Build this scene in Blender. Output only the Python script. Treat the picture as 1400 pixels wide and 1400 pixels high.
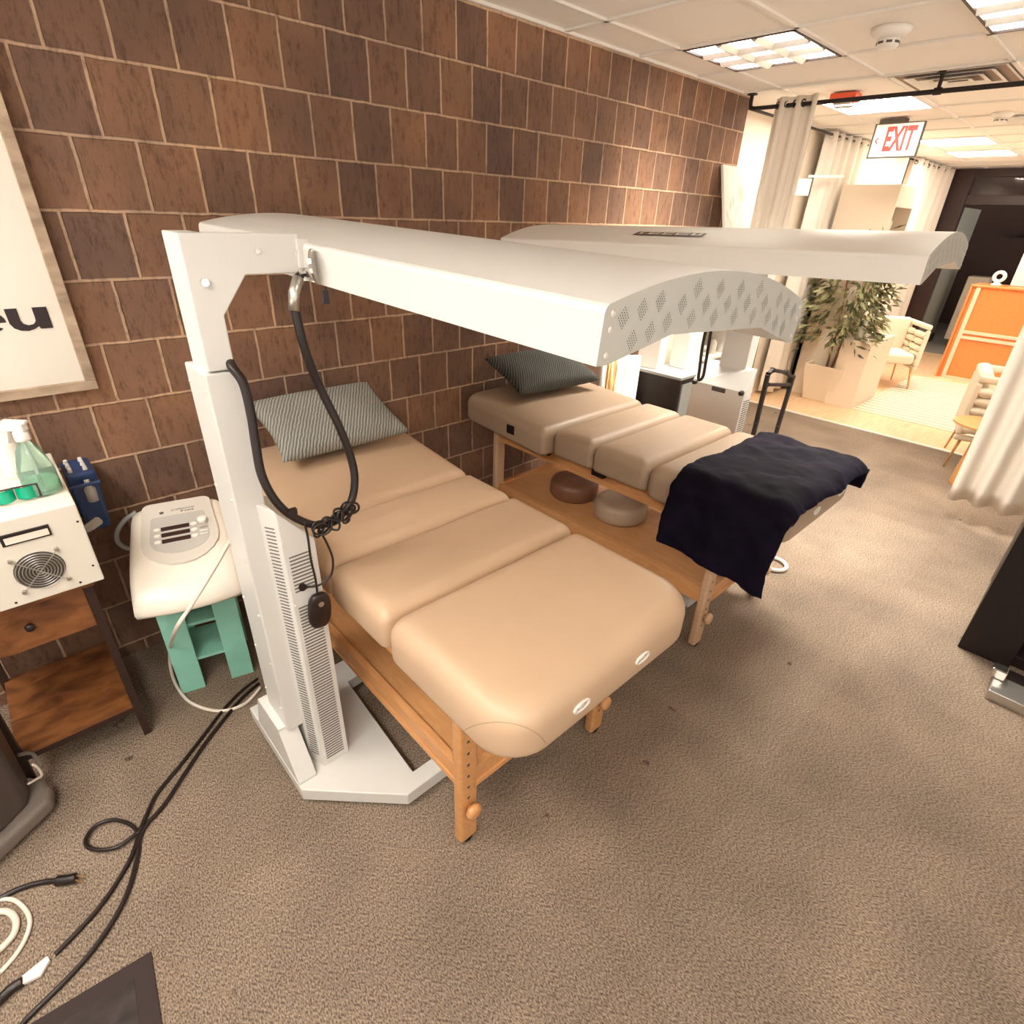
import bpy, bmesh, math, random
from mathutils import Vector, Matrix, Euler
random.seed(7)
for o in list(bpy.data.objects): bpy.data.objects.remove(o)
C = bpy.context.scene.collection
S = bpy.context.scene
PI = math.pi

# ------------------------------------------------------------------ camera
EYE = Vector((0, 0, 1.86))
_yaw, _pit, _rol, FPX = math.radians(43.9535), math.radians(28.5013), math.radians(2.2316), 749.9
_f = Vector((math.sin(_yaw)*math.cos(_pit), math.cos(_yaw)*math.cos(_pit), -math.sin(_pit)))
_r = Vector((math.cos(_yaw), -math.sin(_yaw), 0))
_u = _r.cross(_f)
_r, _u = math.cos(_rol)*_r + math.sin(_rol)*_u, -math.sin(_rol)*_r + math.cos(_rol)*_u
cam = bpy.data.objects.new('camera', bpy.data.cameras.new('camera'))
C.objects.link(cam)
R = Matrix((_r, _u, -_f)).transposed().to_4x4()
cam.matrix_world = Matrix.Translation(EYE) @ R
cam.data.sensor_width = 36; cam.data.sensor_fit = 'HORIZONTAL'
cam.data.lens = FPX/1400*36
cam.data.clip_start = 0.02; cam.data.clip_end = 100
S.camera = cam
# world: warm fill light added through the unbuilt sides of the room
wd = bpy.data.worlds.new('world'); S.world = wd; wd.use_nodes = True
wd.node_tree.nodes['Background'].inputs[0].default_value = (1.0, .92, .83, 1)
_wn = wd.node_tree; _bg = _wn.nodes['Background']
_tc = _wn.nodes.new('ShaderNodeTexCoord'); _sp = _wn.nodes.new('ShaderNodeSeparateXYZ'); _wn.links.new(_tc.outputs['Generated'], _sp.inputs[0])
_mr = _wn.nodes.new('ShaderNodeMapRange'); _mr.inputs[1].default_value = .12; _mr.inputs[2].default_value = -.25
_mr.inputs[3].default_value = .08; _mr.inputs[4].default_value = 2.3      # stronger glow below the horizon, added to brighten the ceiling
_wn.links.new(_sp.outputs[2], _mr.inputs[0]); _wn.links.new(_mr.outputs[0], _bg.inputs[1])
S.view_settings.view_transform = 'Standard'; S.view_settings.look = 'None'
S.view_settings.gamma = 1; S.view_settings.use_curve_mapping = False
S.view_settings.exposure = 0.48
TROFFER = 7.0      # emission of the celled lights near the tables
BEHIND = 37.0
DOWN = 39.0          # watts of the downlight in each celled light      # brighter ones over the open carpet
FAR = 26.0          # emission of the far ceiling panels
WARM = (1.0, .83, .64, 1)

# ------------------------------------------------------------------ helpers
def ray(px, py):
    return _r*((px-700)/FPX) - _u*((py-700)/FPX) + _f
def atY(px, py, y): d = ray(px, py); return EYE + d*(y/d.y)
def atX(px, py, x): d = ray(px, py); return EYE + d*(x/d.x)
def atZ(px, py, z): d = ray(px, py); return EYE + d*((z-1.86)/d.z)

WM = {}
def reg(o, parent, m=None):
    C.objects.link(o)
    m = m or Matrix.Identity(4)
    if parent is not None:
        o.parent = parent
        o.matrix_parent_inverse = WM[parent.name].inverted()
    o.matrix_basis = m
    WM[o.name] = m
    return o
def thing(name, label, cat, loc=(0, 0, 0), group=None):
    o = bpy.data.objects.new(name, None); o.empty_display_size = .05
    reg(o, None, Matrix.Translation(Vector(loc)))
    o['label'] = label; o['category'] = cat
    if group: o['group'] = group
    return o
def tag(o, label, cat, group=None, kind=None):
    o['label'] = label; o['category'] = cat
    if group: o['group'] = group
    if kind: o['kind'] = kind
    return o
def struct(o): o['kind'] = 'structure'; return o

class MB:
    def __init__(s): s.v = []; s.f = []; s.m = []; s.mi = 0
    def add(s, vs, fs):
        n = len(s.v); s.v += [tuple(v) for v in vs]
        s.f += [tuple(i+n for i in f) for f in fs]; s.m += [s.mi]*len(fs); return s
    def box(s, a, b, M=None):
        x0, y0, z0 = a; x1, y1, z1 = b
        vs = [Vector(p) for p in ((x0,y0,z0),(x1,y0,z0),(x1,y1,z0),(x0,y1,z0),(x0,y0,z1),(x1,y0,z1),(x1,y1,z1),(x0,y1,z1))]
        if M: vs = [M @ v for v in vs]
        return s.add(vs, [(0,3,2,1),(4,5,6,7),(0,1,5,4),(1,2,6,5),(2,3,7,6),(3,0,4,7)])
    def bar(s, a, b, w, h, up=(0, 0, 1)):
        a = Vector(a); b = Vector(b); d = (b-a).normalized(); up = Vector(up)
        x = d.cross(up)
        if x.length < 1e-4: x = Vector((1, 0, 0))
        x.normalize(); z = x.cross(d)
        vs = [p + x*i*w/2 + z*j*h/2 for p in (a, b) for i, j in ((-1,-1),(1,-1),(1,1),(-1,1))]
        return s.add(vs, [(0,3,2,1)[::-1],(4,5,6,7)[::-1],(0,4,5,1)[::-1],(1,5,6,2)[::-1],(2,6,7,3)[::-1],(3,7,4,0)[::-1]])
    def prism(s, poly, z0, z1, M=None):
        n = len(poly)
        ar = sum(poly[i][0]*poly[(i+1) % n][1]-poly[(i+1) % n][0]*poly[i][1] for i in range(n))
        if ar < 0: poly = poly[::-1]
        vs = [Vector((p[0], p[1], z0)) for p in poly] + [Vector((p[0], p[1], z1)) for p in poly]
        if M: vs = [M @ v for v in vs]
        return s.add(vs, [tuple(range(n))[::-1], tuple(range(n, 2*n))] + [(i, (i+1) % n, (i+1) % n+n, i+n) for i in range(n)])
    def tube(s, pts, r, n=8, caps=True):
        pts = [Vector(p) for p in pts]; m = len(pts)
        rr = r if isinstance(r, (list, tuple)) else [r]*m
        t0 = (pts[1]-pts[0]).normalized()
        nn = t0.orthogonal().normalized()
        vs = []; 
        for i, p in enumerate(pts):
            t = (pts[min(i+1, m-1)]-pts[max(i-1, 0)]).normalized()
            nn = (nn - t*nn.dot(t)).normalized(); bb = t.cross(nn)
            for k in range(n):
                a = 2*PI*k/n; vs.append(p + nn*math.cos(a)*rr[i] + bb*math.sin(a)*rr[i])
        fs = [(i*n+k, i*n+(k+1) % n, (i+1)*n+(k+1) % n, (i+1)*n+k) for i in range(m-1) for k in range(n)]
        if caps: fs += [tuple(range(n))[::-1], tuple(range((m-1)*n, m*n))]
        return s.add(vs, fs)
    def lathe(s, prof, c=(0, 0, 0), n=24, M=None):
        # prof: (r, z) bottom to top
        vs = []
        for r, z in prof:
            for k in range(n):
                a = 2*PI*k/n; vs.append(Vector((c[0]+r*math.cos(a), c[1]+r*math.sin(a), c[2]+z)))
        if M: vs = [M @ v for v in vs]
        m = len(prof)
        fs = [(i*n+k, i*n+(k+1) % n, (i+1)*n+(k+1) % n, (i+1)*n+k) for i in range(m-1) for k in range(n)]
        if prof[0][0] > 1e-5: fs.append(tuple(range(n))[::-1])
        if prof[-1][0] > 1e-5: fs.append(tuple(range((m-1)*n, m*n)))
        return s.add(vs, fs)
    def disc(s, c, nrm, r, th=.002, n=12, r2=None):
        nrm = Vector(nrm).normalized(); q = nrm.to_track_quat('Z', 'Y').to_matrix().to_4x4()
        M = Matrix.Translation(Vector(c)) @ q
        return s.lathe([(r, 0), (r2 if r2 is not None else r, th)], n=n, M=M)
    def grid(s, fn, nu, nv, closed_u=False):
        vs = [fn(i/(nu if closed_u else nu-1), j/(nv-1)) for j in range(nv) for i in range(nu)]
        fs = []
        for j in range(nv-1):
            for i in range(nu if closed_u else nu-1):
                a = j*nu+i; b = j*nu+(i+1) % nu
                fs.append((a, b, b+nu, a+nu))
        return s.add(vs, fs)
    def build(s, name, mats, parent=None, smooth=False, bevel=0, sub=0, solid=0, M=None, seg=2, autos=None):
        me = bpy.data.meshes.new(name); me.from_pydata(s.v, [], s.f)
        if not isinstance(mats, (list, tuple)): mats = [mats]
        for m in mats: me.materials.append(m)
        for p, mi in zip(me.polygons, s.m): p.material_index = mi
        me.validate(); me.update()
        if smooth: me.shade_smooth()
        o = bpy.data.objects.new(name, me)
        reg(o, parent, M)
        if solid:
            q = o.modifiers.new('s', 'SOLIDIFY'); q.thickness = solid; q.offset = 0
        if bevel:
            q = o.modifiers.new('b', 'BEVEL'); q.width = bevel; q.segments = seg; q.limit_method = 'ANGLE'; q.angle_limit = .6
            q.harden_normals = False
        if sub:
            q = o.modifiers.new('u', 'SUBSURF'); q.levels = sub; q.render_levels = sub
        if bevel and not smooth: me.shade_smooth() if False else None
        return o

def spline(pts, n=8):
    P = [Vector(p) for p in pts]; out = []
    for i in range(len(P)-1):
        p0 = P[max(i-1, 0)]; p1 = P[i]; p2 = P[i+1]; p3 = P[min(i+2, len(P)-1)]
        for k in range(n):
            t = k/n
            out.append(.5*((2*p1)+(p2-p0)*t+(2*p0-5*p1+4*p2-p3)*t*t+(3*p1-p0-3*p2+p3)*t**3))
    out.append(P[-1]); return out

# ------------------------------------------------------------------ materials
def mat(name, col, rough=.5, metal=0, bump=None, var=None, emis=None, alpha=None, trans=None, spec=.5, coat=0):
    m = bpy.data.materials.new(name); m.use_nodes = True
    nt = m.node_tree; b = nt.nodes['Principled BSDF']
    b.inputs['Base Color'].default_value = (*col, 1); b.inputs['Roughness'].default_value = rough
    b.inputs['Metallic'].default_value = metal
    b.inputs['Specular IOR Level'].default_value = spec
    if coat: b.inputs['Coat Weight'].default_value = coat
    tc = nt.nodes.new('ShaderNodeTexCoord')
    if var:   # (scale, amount)
        n = nt.nodes.new('ShaderNodeTexNoise'); n.inputs['Scale'].default_value = var[0]; n.inputs['Detail'].default_value = 4
        nt.links.new(tc.outputs['Object'], n.inputs['Vector'])
        r = nt.nodes.new('ShaderNodeValToRGB'); k = var[1]
        r.color_ramp.elements[0].position = .35; r.color_ramp.elements[1].position = .65
        r.color_ramp.elements[0].color = (*[c*(1-k) for c in col], 1); r.color_ramp.elements[1].color = (*[min(1, c*(1+k)) for c in col], 1)
        nt.links.new(n.outputs[0], r.inputs[0]); nt.links.new(r.outputs[0], b.inputs['Base Color'])
    if bump:  # (scale, strength, distance)
        n = nt.nodes.new('ShaderNodeTexNoise'); n.inputs['Scale'].default_value = bump[0]; n.inputs['Detail'].default_value = 5
        nt.links.new(tc.outputs['Object'], n.inputs['Vector'])
        q = nt.nodes.new('ShaderNodeBump'); q.inputs['Strength'].default_value = bump[1]; q.inputs['Distance'].default_value = bump[2]
        nt.links.new(n.outputs[0], q.inputs['Height']); nt.links.new(q.outputs[0], b.inputs['Normal'])
    if emis:
        b.inputs['Emission Color'].default_value = (*emis[0], 1); b.inputs['Emission Strength'].default_value = emis[1]
    if trans: b.inputs['Transmission Weight'].default_value = trans; b.inputs['IOR'].default_value = 1.3
    if alpha is not None: b.inputs['Alpha'].default_value = alpha
    return m

def wood(name, c1, c2, scale=(1, 1, 1), rough=.4, rings=6):
    m = mat(name, c1, rough); nt = m.node_tree; b = nt.nodes['Principled BSDF']
    tc = nt.nodes.new('ShaderNodeTexCoord'); mp = nt.nodes.new('ShaderNodeMapping'); mp.inputs['Scale'].default_value = scale
    n = nt.nodes.new('ShaderNodeTexNoise'); n.inputs['Scale'].default_value = rings; n.inputs['Detail'].default_value = 6; n.inputs['Distortion'].default_value = .6
    r = nt.nodes.new('ShaderNodeValToRGB'); r.color_ramp.elements[0].position = .3; r.color_ramp.elements[1].position = .7
    r.color_ramp.elements[0].color = (*c1, 1); r.color_ramp.elements[1].color = (*c2, 1)
    nt.links.new(tc.outputs['Object'], mp.inputs[0]); nt.links.new(mp.outputs[0], n.inputs['Vector'])
    nt.links.new(n.outputs[0], r.inputs[0]); nt.links.new(r.outputs[0], b.inputs['Base Color'])
    return m

def block_material():
    m = mat('split_block', (.2, .1, .06), .9); nt = m.node_tree; b = nt.nodes['Principled BSDF']; L = nt.links.new
    N = nt.nodes.new
    tc = N('ShaderNodeTexCoord'); sp = N('ShaderNodeSeparateXYZ'); cb = N('ShaderNodeCombineXYZ'); L(tc.outputs['Object'], sp.inputs[0])
    ax = N('ShaderNodeMath'); ax.operation = 'ADD'; ax.inputs[1].default_value = 18.83-.4087+.09415
    L(sp.outputs[0], ax.inputs[0])
    # wobble the joints a little
    wn = N('ShaderNodeTexNoise'); wn.inputs['Scale'].default_value = 14; L(tc.outputs['Object'], wn.inputs['Vector'])
    wm = N('ShaderNodeMath'); wm.operation = 'MULTIPLY_ADD'; wm.inputs[1].default_value = .007; wm.inputs[2].default_value = -.0035
    L(wn.outputs[0], wm.inputs[0])
    a2 = N('ShaderNodeMath'); a2.operation = 'ADD'; L(ax.outputs[0], a2.inputs[0]); L(wm.outputs[0], a2.inputs[1])
    zo = N('ShaderNodeMath'); zo.operation = 'ADD'; zo.inputs[1].default_value = .44-.059; L(sp.outputs[2], zo.inputs[0])
    a3 = N('ShaderNodeMath'); a3.operation = 'ADD'; L(zo.outputs[0], a3.inputs[0]); L(wm.outputs[0], a3.inputs[1])
    L(a2.outputs[0], cb.inputs[0]); L(a3.outputs[0], cb.inputs[1])
    br = N('ShaderNodeTexBrick'); br.offset = .5; br.inputs['Scale'].default_value = 1
    br.inputs['Brick Width'].default_value = .1883; br.inputs['Row Height'].default_value = .2200
    br.inputs['Mortar Size'].default_value = .0075; br.inputs['Mortar Smooth'].default_value = .55; br.inputs['Bias'].default_value = -.1
    br.inputs['Color1'].default_value = (.27, .14, .082, 1); br.inputs['Color2'].default_value = (.155, .090, .065, 1)
    br.inputs['Mortar'].default_value = (.55, .36, .24, 1)
    L(cb.outputs[0], br.inputs['Vector'])
    # vertical scratches and pits
    mp = N('ShaderNodeMapping'); mp.inputs['Scale'].default_value = (60, 60, 18); L(tc.outputs['Object'], mp.inputs[0])
    n1 = N('ShaderNodeTexNoise'); n1.inputs['Scale'].default_value = 1; n1.inputs['Detail'].default_value = 6; n1.inputs['Roughness'].default_value = .75; L(mp.outputs[0], n1.inputs['Vector'])
    r1 = N('ShaderNodeValToRGB'); e = r1.color_ramp.elements; e[0].position = .3; e[0].color = (.30, .27, .27, 1); e[1].position = .5; e[1].color = (1, 1, 1, 1)
    e2 = e.new(.74); e2.color = (1.0, 1.0, 1.0, 1); e3 = e.new(.8); e3.color = (2.4, 2.3, 2.2, 1)
    L(n1.outputs[0], r1.inputs[0])
    n2 = N('ShaderNodeTexNoise'); n2.inputs['Scale'].default_value = 2.2; n2.inputs['Detail'].default_value = 4; L(tc.outputs['Object'], n2.inputs['Vector'])
    r2 = N('ShaderNodeValToRGB'); r2.color_ramp.elements[0].position = .35; r2.color_ramp.elements[0].color = (.75, .76, .8, 1); r2.color_ramp.elements[1].position = .65; r2.color_ramp.elements[1].color = (1.2, 1.15, 1.05, 1)
    L(n2.outputs[0], r2.inputs[0])
    mx = N('ShaderNodeMixRGB'); mx.blend_type = 'MULTIPLY'; mx.inputs[0].default_value = .8; L(br.outputs['Color'], mx.inputs[1]); L(r1.outputs[0], mx.inputs[2])
    my = N('ShaderNodeMixRGB'); my.blend_type = 'MULTIPLY'; my.inputs[0].default_value = 1; L(mx.outputs[0], my.inputs[1]); L(r2.outputs[0], my.inputs[2])
    L(my.outputs[0], b.inputs['Base Color'])
    hs = N('ShaderNodeMath'); hs.operation = 'MULTIPLY_ADD'; hs.inputs[1].default_value = .35; L(n1.outputs[0], hs.inputs[0]); L(br.outputs['Fac'], hs.inputs[2])
    bp = N('ShaderNodeBump'); bp.inputs['Strength'].default_value = .8; bp.inputs['Distance'].default_value = .009; L(hs.outputs[0], bp.inputs['Height'])
    L(bp.outputs[0], b.inputs['Normal'])
    return m

def carpet_material():
    m = mat('carpet', (.2, .15, .12), .97, spec=.1); nt = m.node_tree; b = nt.nodes['Principled BSDF']; L = nt.links.new; N = nt.nodes.new
    tc = N('ShaderNodeTexCoord')
    mp = N('ShaderNodeMapping'); mp.inputs['Scale'].default_value = (260, 125, 1); mp.inputs['Rotation'].default_value = (0, 0, .5); L(tc.outputs['Object'], mp.inputs[0])
    n1 = N('ShaderNodeTexNoise'); n1.inputs['Scale'].default_value = 1; n1.inputs['Detail'].default_value = 3; L(mp.outputs[0], n1.inputs['Vector'])
    r1 = N('ShaderNodeValToRGB'); r1.color_ramp.elements[0].position = .36; r1.color_ramp.elements[0].color = (.120, .089, .070, 1)
    r1.color_ramp.elements[1].position = .66; r1.color_ramp.elements[1].color = (.42, .325, .245, 1); L(n1.outputs[0], r1.inputs[0])
    # tiles 0.61 m
    sp = N('ShaderNodeSeparateXYZ'); L(tc.outputs['Object'], sp.inputs[0])
    ck = N('ShaderNodeTexChecker'); ck.inputs['Scale'].default_value = 1; 
    mp2 = N('ShaderNodeMapping'); mp2.inputs['Scale'].default_value = (1/.9144, 1/.9144, 0); mp2.inputs['Location'].default_value = (-4.45/.9144, -.31/.9144, .5); L(tc.outputs['Object'], mp2.inputs[0])
    L(mp2.outputs[0], ck.inputs['Vector']); ck.inputs['Color1'].default_value = (1, 1, 1, 1); ck.inputs['Color2'].default_value = (.95, .94, .93, 1)
    mx = N('ShaderNodeMixRGB'); mx.blend_type = 'MULTIPLY'; mx.inputs[0].default_value = 1; L(r1.outputs[0], mx.inputs[1]); L(ck.outputs[0], mx.inputs[2])
    # soft wear and stains
    n2 = N('ShaderNodeTexNoise'); n2.inputs['Scale'].default_value = 2.4; n2.inputs['Detail'].default_value = 6; L(tc.outputs['Object'], n2.inputs['Vector'])
    r2 = N('ShaderNodeValToRGB'); r2.color_ramp.elements[0].position = .34; r2.color_ramp.elements[0].color = (.78, .775, .77, 1); r2.color_ramp.elements[1].position = .7; r2.color_ramp.elements[1].color = (1.12, 1.1, 1.07, 1); L(n2.outputs[0], r2.inputs[0])
    my = N('ShaderNodeMixRGB'); my.blend_type = 'MULTIPLY'; my.inputs[0].default_value = 1; L(mx.outputs[0], my.inputs[1]); L(r2.outputs[0], my.inputs[2])
    n3 = N('ShaderNodeTexNoise'); n3.inputs['Scale'].default_value = 9; n3.inputs['Detail'].default_value = 2; L(tc.outputs['Object'], n3.inputs['Vector'])
    r3 = N('ShaderNodeValToRGB'); r3.color_ramp.elements[0].position = .245; r3.color_ramp.elements[0].color = (.45, .42, .4, 1); r3.color_ramp.elements[1].position = .275; r3.color_ramp.elements[1].color = (1, 1, 1, 1); L(n3.outputs[0], r3.inputs[0])
    mz = N('ShaderNodeMixRGB'); mz.blend_type = 'MULTIPLY'; mz.inputs[0].default_value = 1; L(my.outputs[0], mz.inputs[1]); L(r3.outputs[0], mz.inputs[2])
    L(mz.outputs[0], b.inputs['Base Color'])
    bp = N('ShaderNodeBump'); bp.inputs['Strength'].default_value = .5; bp.inputs['Distance'].default_value = .004; L(n1.outputs[0], bp.inputs['Height']); L(bp.outputs[0], b.inputs['Normal'])
    return m

def ripple_material(name, c1, c2, scale, rot):
    m = mat(name, c1, .9, spec=.2); nt = m.node_tree; b = nt.nodes['Principled BSDF']; L = nt.links.new; N = nt.nodes.new
    tc = N('ShaderNodeTexCoord'); mp = N('ShaderNodeMapping'); mp.inputs['Rotation'].default_value = (0, 0, rot); L(tc.outputs['Object'], mp.inputs[0])
    w = N('ShaderNodeTexWave'); w.inputs['Scale'].default_value = scale; w.inputs['Distortion'].default_value = 2.2; w.inputs['Detail'].default_value = 2; w.inputs['Detail Scale'].default_value = 1.3
    L(mp.outputs[0], w.inputs['Vector'])
    r = N('ShaderNodeValToRGB'); r.color_ramp.elements[0].color = (*c1, 1); r.color_ramp.elements[1].color = (*c2, 1); L(w.outputs[0], r.inputs[0]); L(r.outputs[0], b.inputs['Base Color'])
    bp = N('ShaderNodeBump'); bp.inputs['Strength'].default_value = .6; bp.inputs['Distance'].default_value = .004; L(w.outputs[0], bp.inputs['Height']); L(bp.outputs[0], b.inputs['Normal'])
    return m

M_block = block_material(); M_carpet = carpet_material()
M_ceil = mat('ceiling_tile', (.90, .85, .78), .95, bump=(90, .25, .002))
M_tee = mat('ceiling_grid_metal', (.86, .82, .75), .6)
M_white = mat('powder_white', (.70, .68, .64), .33, spec=.5)
M_white2 = mat('powder_white_panel', (.82, .78, .72), .4)
M_dark = mat('black_rubber', (.016, .008, .007), .38, spec=.5)
M_black = mat('black_matt', (.010, .003, .0025), .6)
M_hole = mat('hole_dark', (.10, .085, .07), .9)
M_slot = mat('slot_grey', (.15, .13, .11), .8)
M_chrome = mat('chrome', (.75, .72, .68), .18, 1)
M_steel = mat('brushed_steel', (.62, .60, .56), .35, 1)
M_vinyl = mat('tan_vinyl', (.62, .43, .28), .42, bump=(260, .08, .001), var=(3, .03))
M_vinyl2 = mat('taupe_vinyl', (.42, .305, .21), .38, bump=(260, .08, .001), var=(3, .03))
M_beech = wood('beech_wood', (.62, .285, .105), (.70, .36, .15), (14, 2, 14), .38)
M_beechL = wood('pale_beech_wood', (.56, .34, .20), (.66, .43, .27), (3, 3, 30), .4)
M_beechS = wood('beech_shelf_wood', (.54, .26, .10), (.62, .32, .13), (10, 2, 10), .4)
M_pillow = ripple_material('sage_woven', (.15, .155, .14), (.44, .43, .38), 24, .55)
M_pillow2 = ripple_material('slate_woven', (.04, .04, .038), (.15, .15, .135), 24, .5)
M_velvet = mat('navy_velvet', (.0055, .003, .011), .75, var=(5, .35), spec=.12); M_velvet.node_tree.nodes['Principled BSDF'].inputs['Sheen Weight'].default_value = .07
M_velvet.node_tree.nodes['Principled BSDF'].inputs['Sheen Tint'].default_value = (.25, .35, .6, 1)
M_velvet.node_tree.nodes['Principled BSDF'].inputs['Sheen Roughness'].default_value = .35
M_wall = mat('cream_wall', (.86, .74, .60), .9)
M_curt = mat('cream_curtain', (.84, .76, .66), .85, bump=(300, .1, .001))
M_curtT = mat('pale_curtain', (.90, .82, .70), .85)
M_lacq = mat('cream_lacquer', (.84, .71, .56), .5)
M_shade = mat('lacquer_shaded', (.50, .42, .34), .8)  # darkened copy of the cream lacquer, niche shade put into the colour
M_rust = wood('rustic_brown_wood', (.085, .026, .010), (.33, .125, .038), (2, 4, 4), .45, 4)
M_brown = mat('dark_brown_metal', (.035, .016, .012), .45)
M_cream = mat('cream_box_metal', (.80, .74, .64), .38)
M_teal = mat('teal_paint', (.30, .66, .53), .45, var=(8, .06))
M_shellw = mat('ivory_plastic', (.86, .78, .67), .28)
M_panel = mat('grey_overlay', (.66, .61, .54), .4)
M_panel2 = mat('grey_overlay_inner', (.50, .47, .43), .4)
M_lcd = mat('lcd_dark', (.045, .022, .02), .25)
M_light = mat('light_diffuser', (1, .95, .85), .5, emis=((1, .94, .82), TROFFER))
M_lightB = mat('light_diffuser_bright', (1, .95, .85), .5, emis=((1, .95, .87), BEHIND))
M_lightF = mat('lit_diffuser', (1, .95, .85), .5, emis=((1, .94, .83), FAR))
M_louv = mat('louvre_metal', (.80, .78, .74), .22, .35)
M_frameD = mat('dark_frame', (.035, .014, .012), .4)
M_orange = wood('orange_veneer', (.72, .215, .055), (.84, .28, .08), (4, 14, 14), .35, 4)
M_edge = mat('pale_edge', (.80, .60, .42), .5)
M_oak = wood('oak_floor_wood', (.72, .46, .25), (.86, .60, .37), (1.5, 14, 1), .42, 3)
M_rug = mat('striped_rug', (.8, .7, .55), .95)
M_tblwood = wood('oak_table_wood', (.62, .29, .09), (.72, .37, .14), (3, 3, 30), .4)
M_cushW = mat('boucle_ivory', (.86, .74, .58), .9, bump=(150, .4, .003))
M_brass = mat('brass', (.70, .42, .18), .3, .8)
M_leaf = mat('leaf_green', (.115, .115, .045), .5, var=(30, .5))
M_leaf2 = mat('leaf_pale', (.36, .34, .17), .5, var=(30, .35))
M_stem = mat('stem_brown', (.30, .16, .08), .8)
M_red = mat('red_plastic', (.75, .10, .035), .4)
M_redtxt = mat('exit_red', (.75, .02, .01), .4, emis=((1, .02, .01), .7))
M_signw = mat('exit_white', (.95, .9, .82), .3, emis=((1, .86, .70), .15))
M_grey = mat('grey_plastic', (.085, .062, .052), .45)
M_greyL = mat('light_grey_plastic', (.20, .165, .14), .42)
M_frameW = wood('weathered_frame', (.27, .19, .13), (.50, .37, .26), (2, 2, 5), .8, 4)
M_poster = mat('poster_paper', (.74, .69, .60), .7)
M_ink = mat('poster_ink', (.020, .008, .010), .35)
M_ring = mat('poster_grey', (.60, .55, .48), .7)
M_cord = mat('white_cord', (.82, .72, .62), .45)
M_plast = mat('clear_green_plastic', (.62, .85, .72), .12, trans=.75)
M_liq = mat('green_liquid', (.35, .75, .55), .08, trans=.8)
M_nozzle = mat('white_plastic', (.88, .83, .76), .4)
M_goggle = mat('green_lens', (.0, .42, .24), .15, emis=None)
M_blue = mat('navy_plastic', (.02, .05, .15), .35)
M_clear = mat('clear_plastic', (.8, .75, .7), .15, trans=.6)
M_glass = mat('store_glass', (.9, .9, .9), .02, trans=1.0)
M_sage = mat('sage_grey_wall', (.30, .31, .27), .7)
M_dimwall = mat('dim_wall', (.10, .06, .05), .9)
M_mat = mat('rubber_mat', (.034, .024, .021), .8, var=(20, .4)); M_matE = mat('rubber_mat_edge', (.026, .012, .010), .7)

# ------------------------------------------------------------------ structure
CEIL = 2.706; WY = 2.575; WX = 4.83
b = MB(); b.box((-3.6, -5, -.08), (6.44, WY, 0)); b.box((WX, WY-.001, -.08), (6.44, 2.86, 0)); struct(b.build('floor', M_carpet))
# plank floor with visible boards
b = MB(); b.box((6.44, -4, -.08), (11.9, 2.86, .004)); struct(b.build('floor_wood', M_oak))
b = MB(); b.box((6.425, -4, 0), (6.455, 2.86, .010)); struct(b.build('trim_1', M_tee))
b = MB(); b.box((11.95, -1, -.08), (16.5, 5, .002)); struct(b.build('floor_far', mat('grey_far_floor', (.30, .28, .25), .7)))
b = MB(); b.box((-3.6, WY, -.05), (WX, 2.80, CEIL+.1)); struct(b.build('wall_back', M_block))
b = MB(); b.box((WX, 2.84, -.05), (11.9, 2.94, CEIL+.1)); struct(b.build('wall_back_cream', M_wall))
b = MB(); b.box((-3.6, -5, CEIL+.012), (12.5, 2.86, CEIL+.12))
struct(b.build('ceiling', M_ceil))
GX, GY, G = 2.7195, 2.2878, .6590
b = MB()
for k in range(-9, 17):
    x = GX+G*k
    if -3.6 < x < 11.9: b.box((x-.012, -5, CEIL), (x+.012, 2.84, CEIL+.0115))
for k in range(-10, 1):
    y = GY+G*k; b.box((-3.6, y-.012, CEIL), (11.9, y+.012, CEIL+.0115))
b.box((-3.6, WY-.02, CEIL-.002), (WX, WY, CEIL+.0115))
struct(b.build('ceiling_grid', M_tee))
# white tile ledge at the head of the block wall is part of the grid above

# storefront at x = 11.9
b = MB()
b.box((11.86, 2.40, 0), (12.0, 2.78, CEIL)); b.box((11.87, -2, 2.60), (11.99, 2.40, CEIL)); b.box((11.87, -2, 2.23), (11.99, 2.40, 2.36))
b.box((11.865, -.2, 0), (11.995, -.05, 2.6)); struct(b.build('door_1', M_frameD, bevel=.004))
b = MB(); b.box((11.93, -.05, 2.36), (11.945, 2.40, 2.60)); struct(b.build('window_1', M_glass))
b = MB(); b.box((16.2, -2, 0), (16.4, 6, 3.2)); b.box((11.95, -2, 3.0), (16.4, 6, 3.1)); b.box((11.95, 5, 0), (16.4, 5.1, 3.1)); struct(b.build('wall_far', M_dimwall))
b = MB(); b.box((12.0, 2.42, .10), (13.35, 2.52, 2.2)); struct(b.build('wall_vestibule', M_sage))
b = MB(); b.box((12.0, 2.40, 0), (13.35, 2.42, .14)); b.box((12.0, 2.42, 0), (13.35, 2.5, .1)); struct(b.build('baseboard_vestibule', M_frameD))

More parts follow.
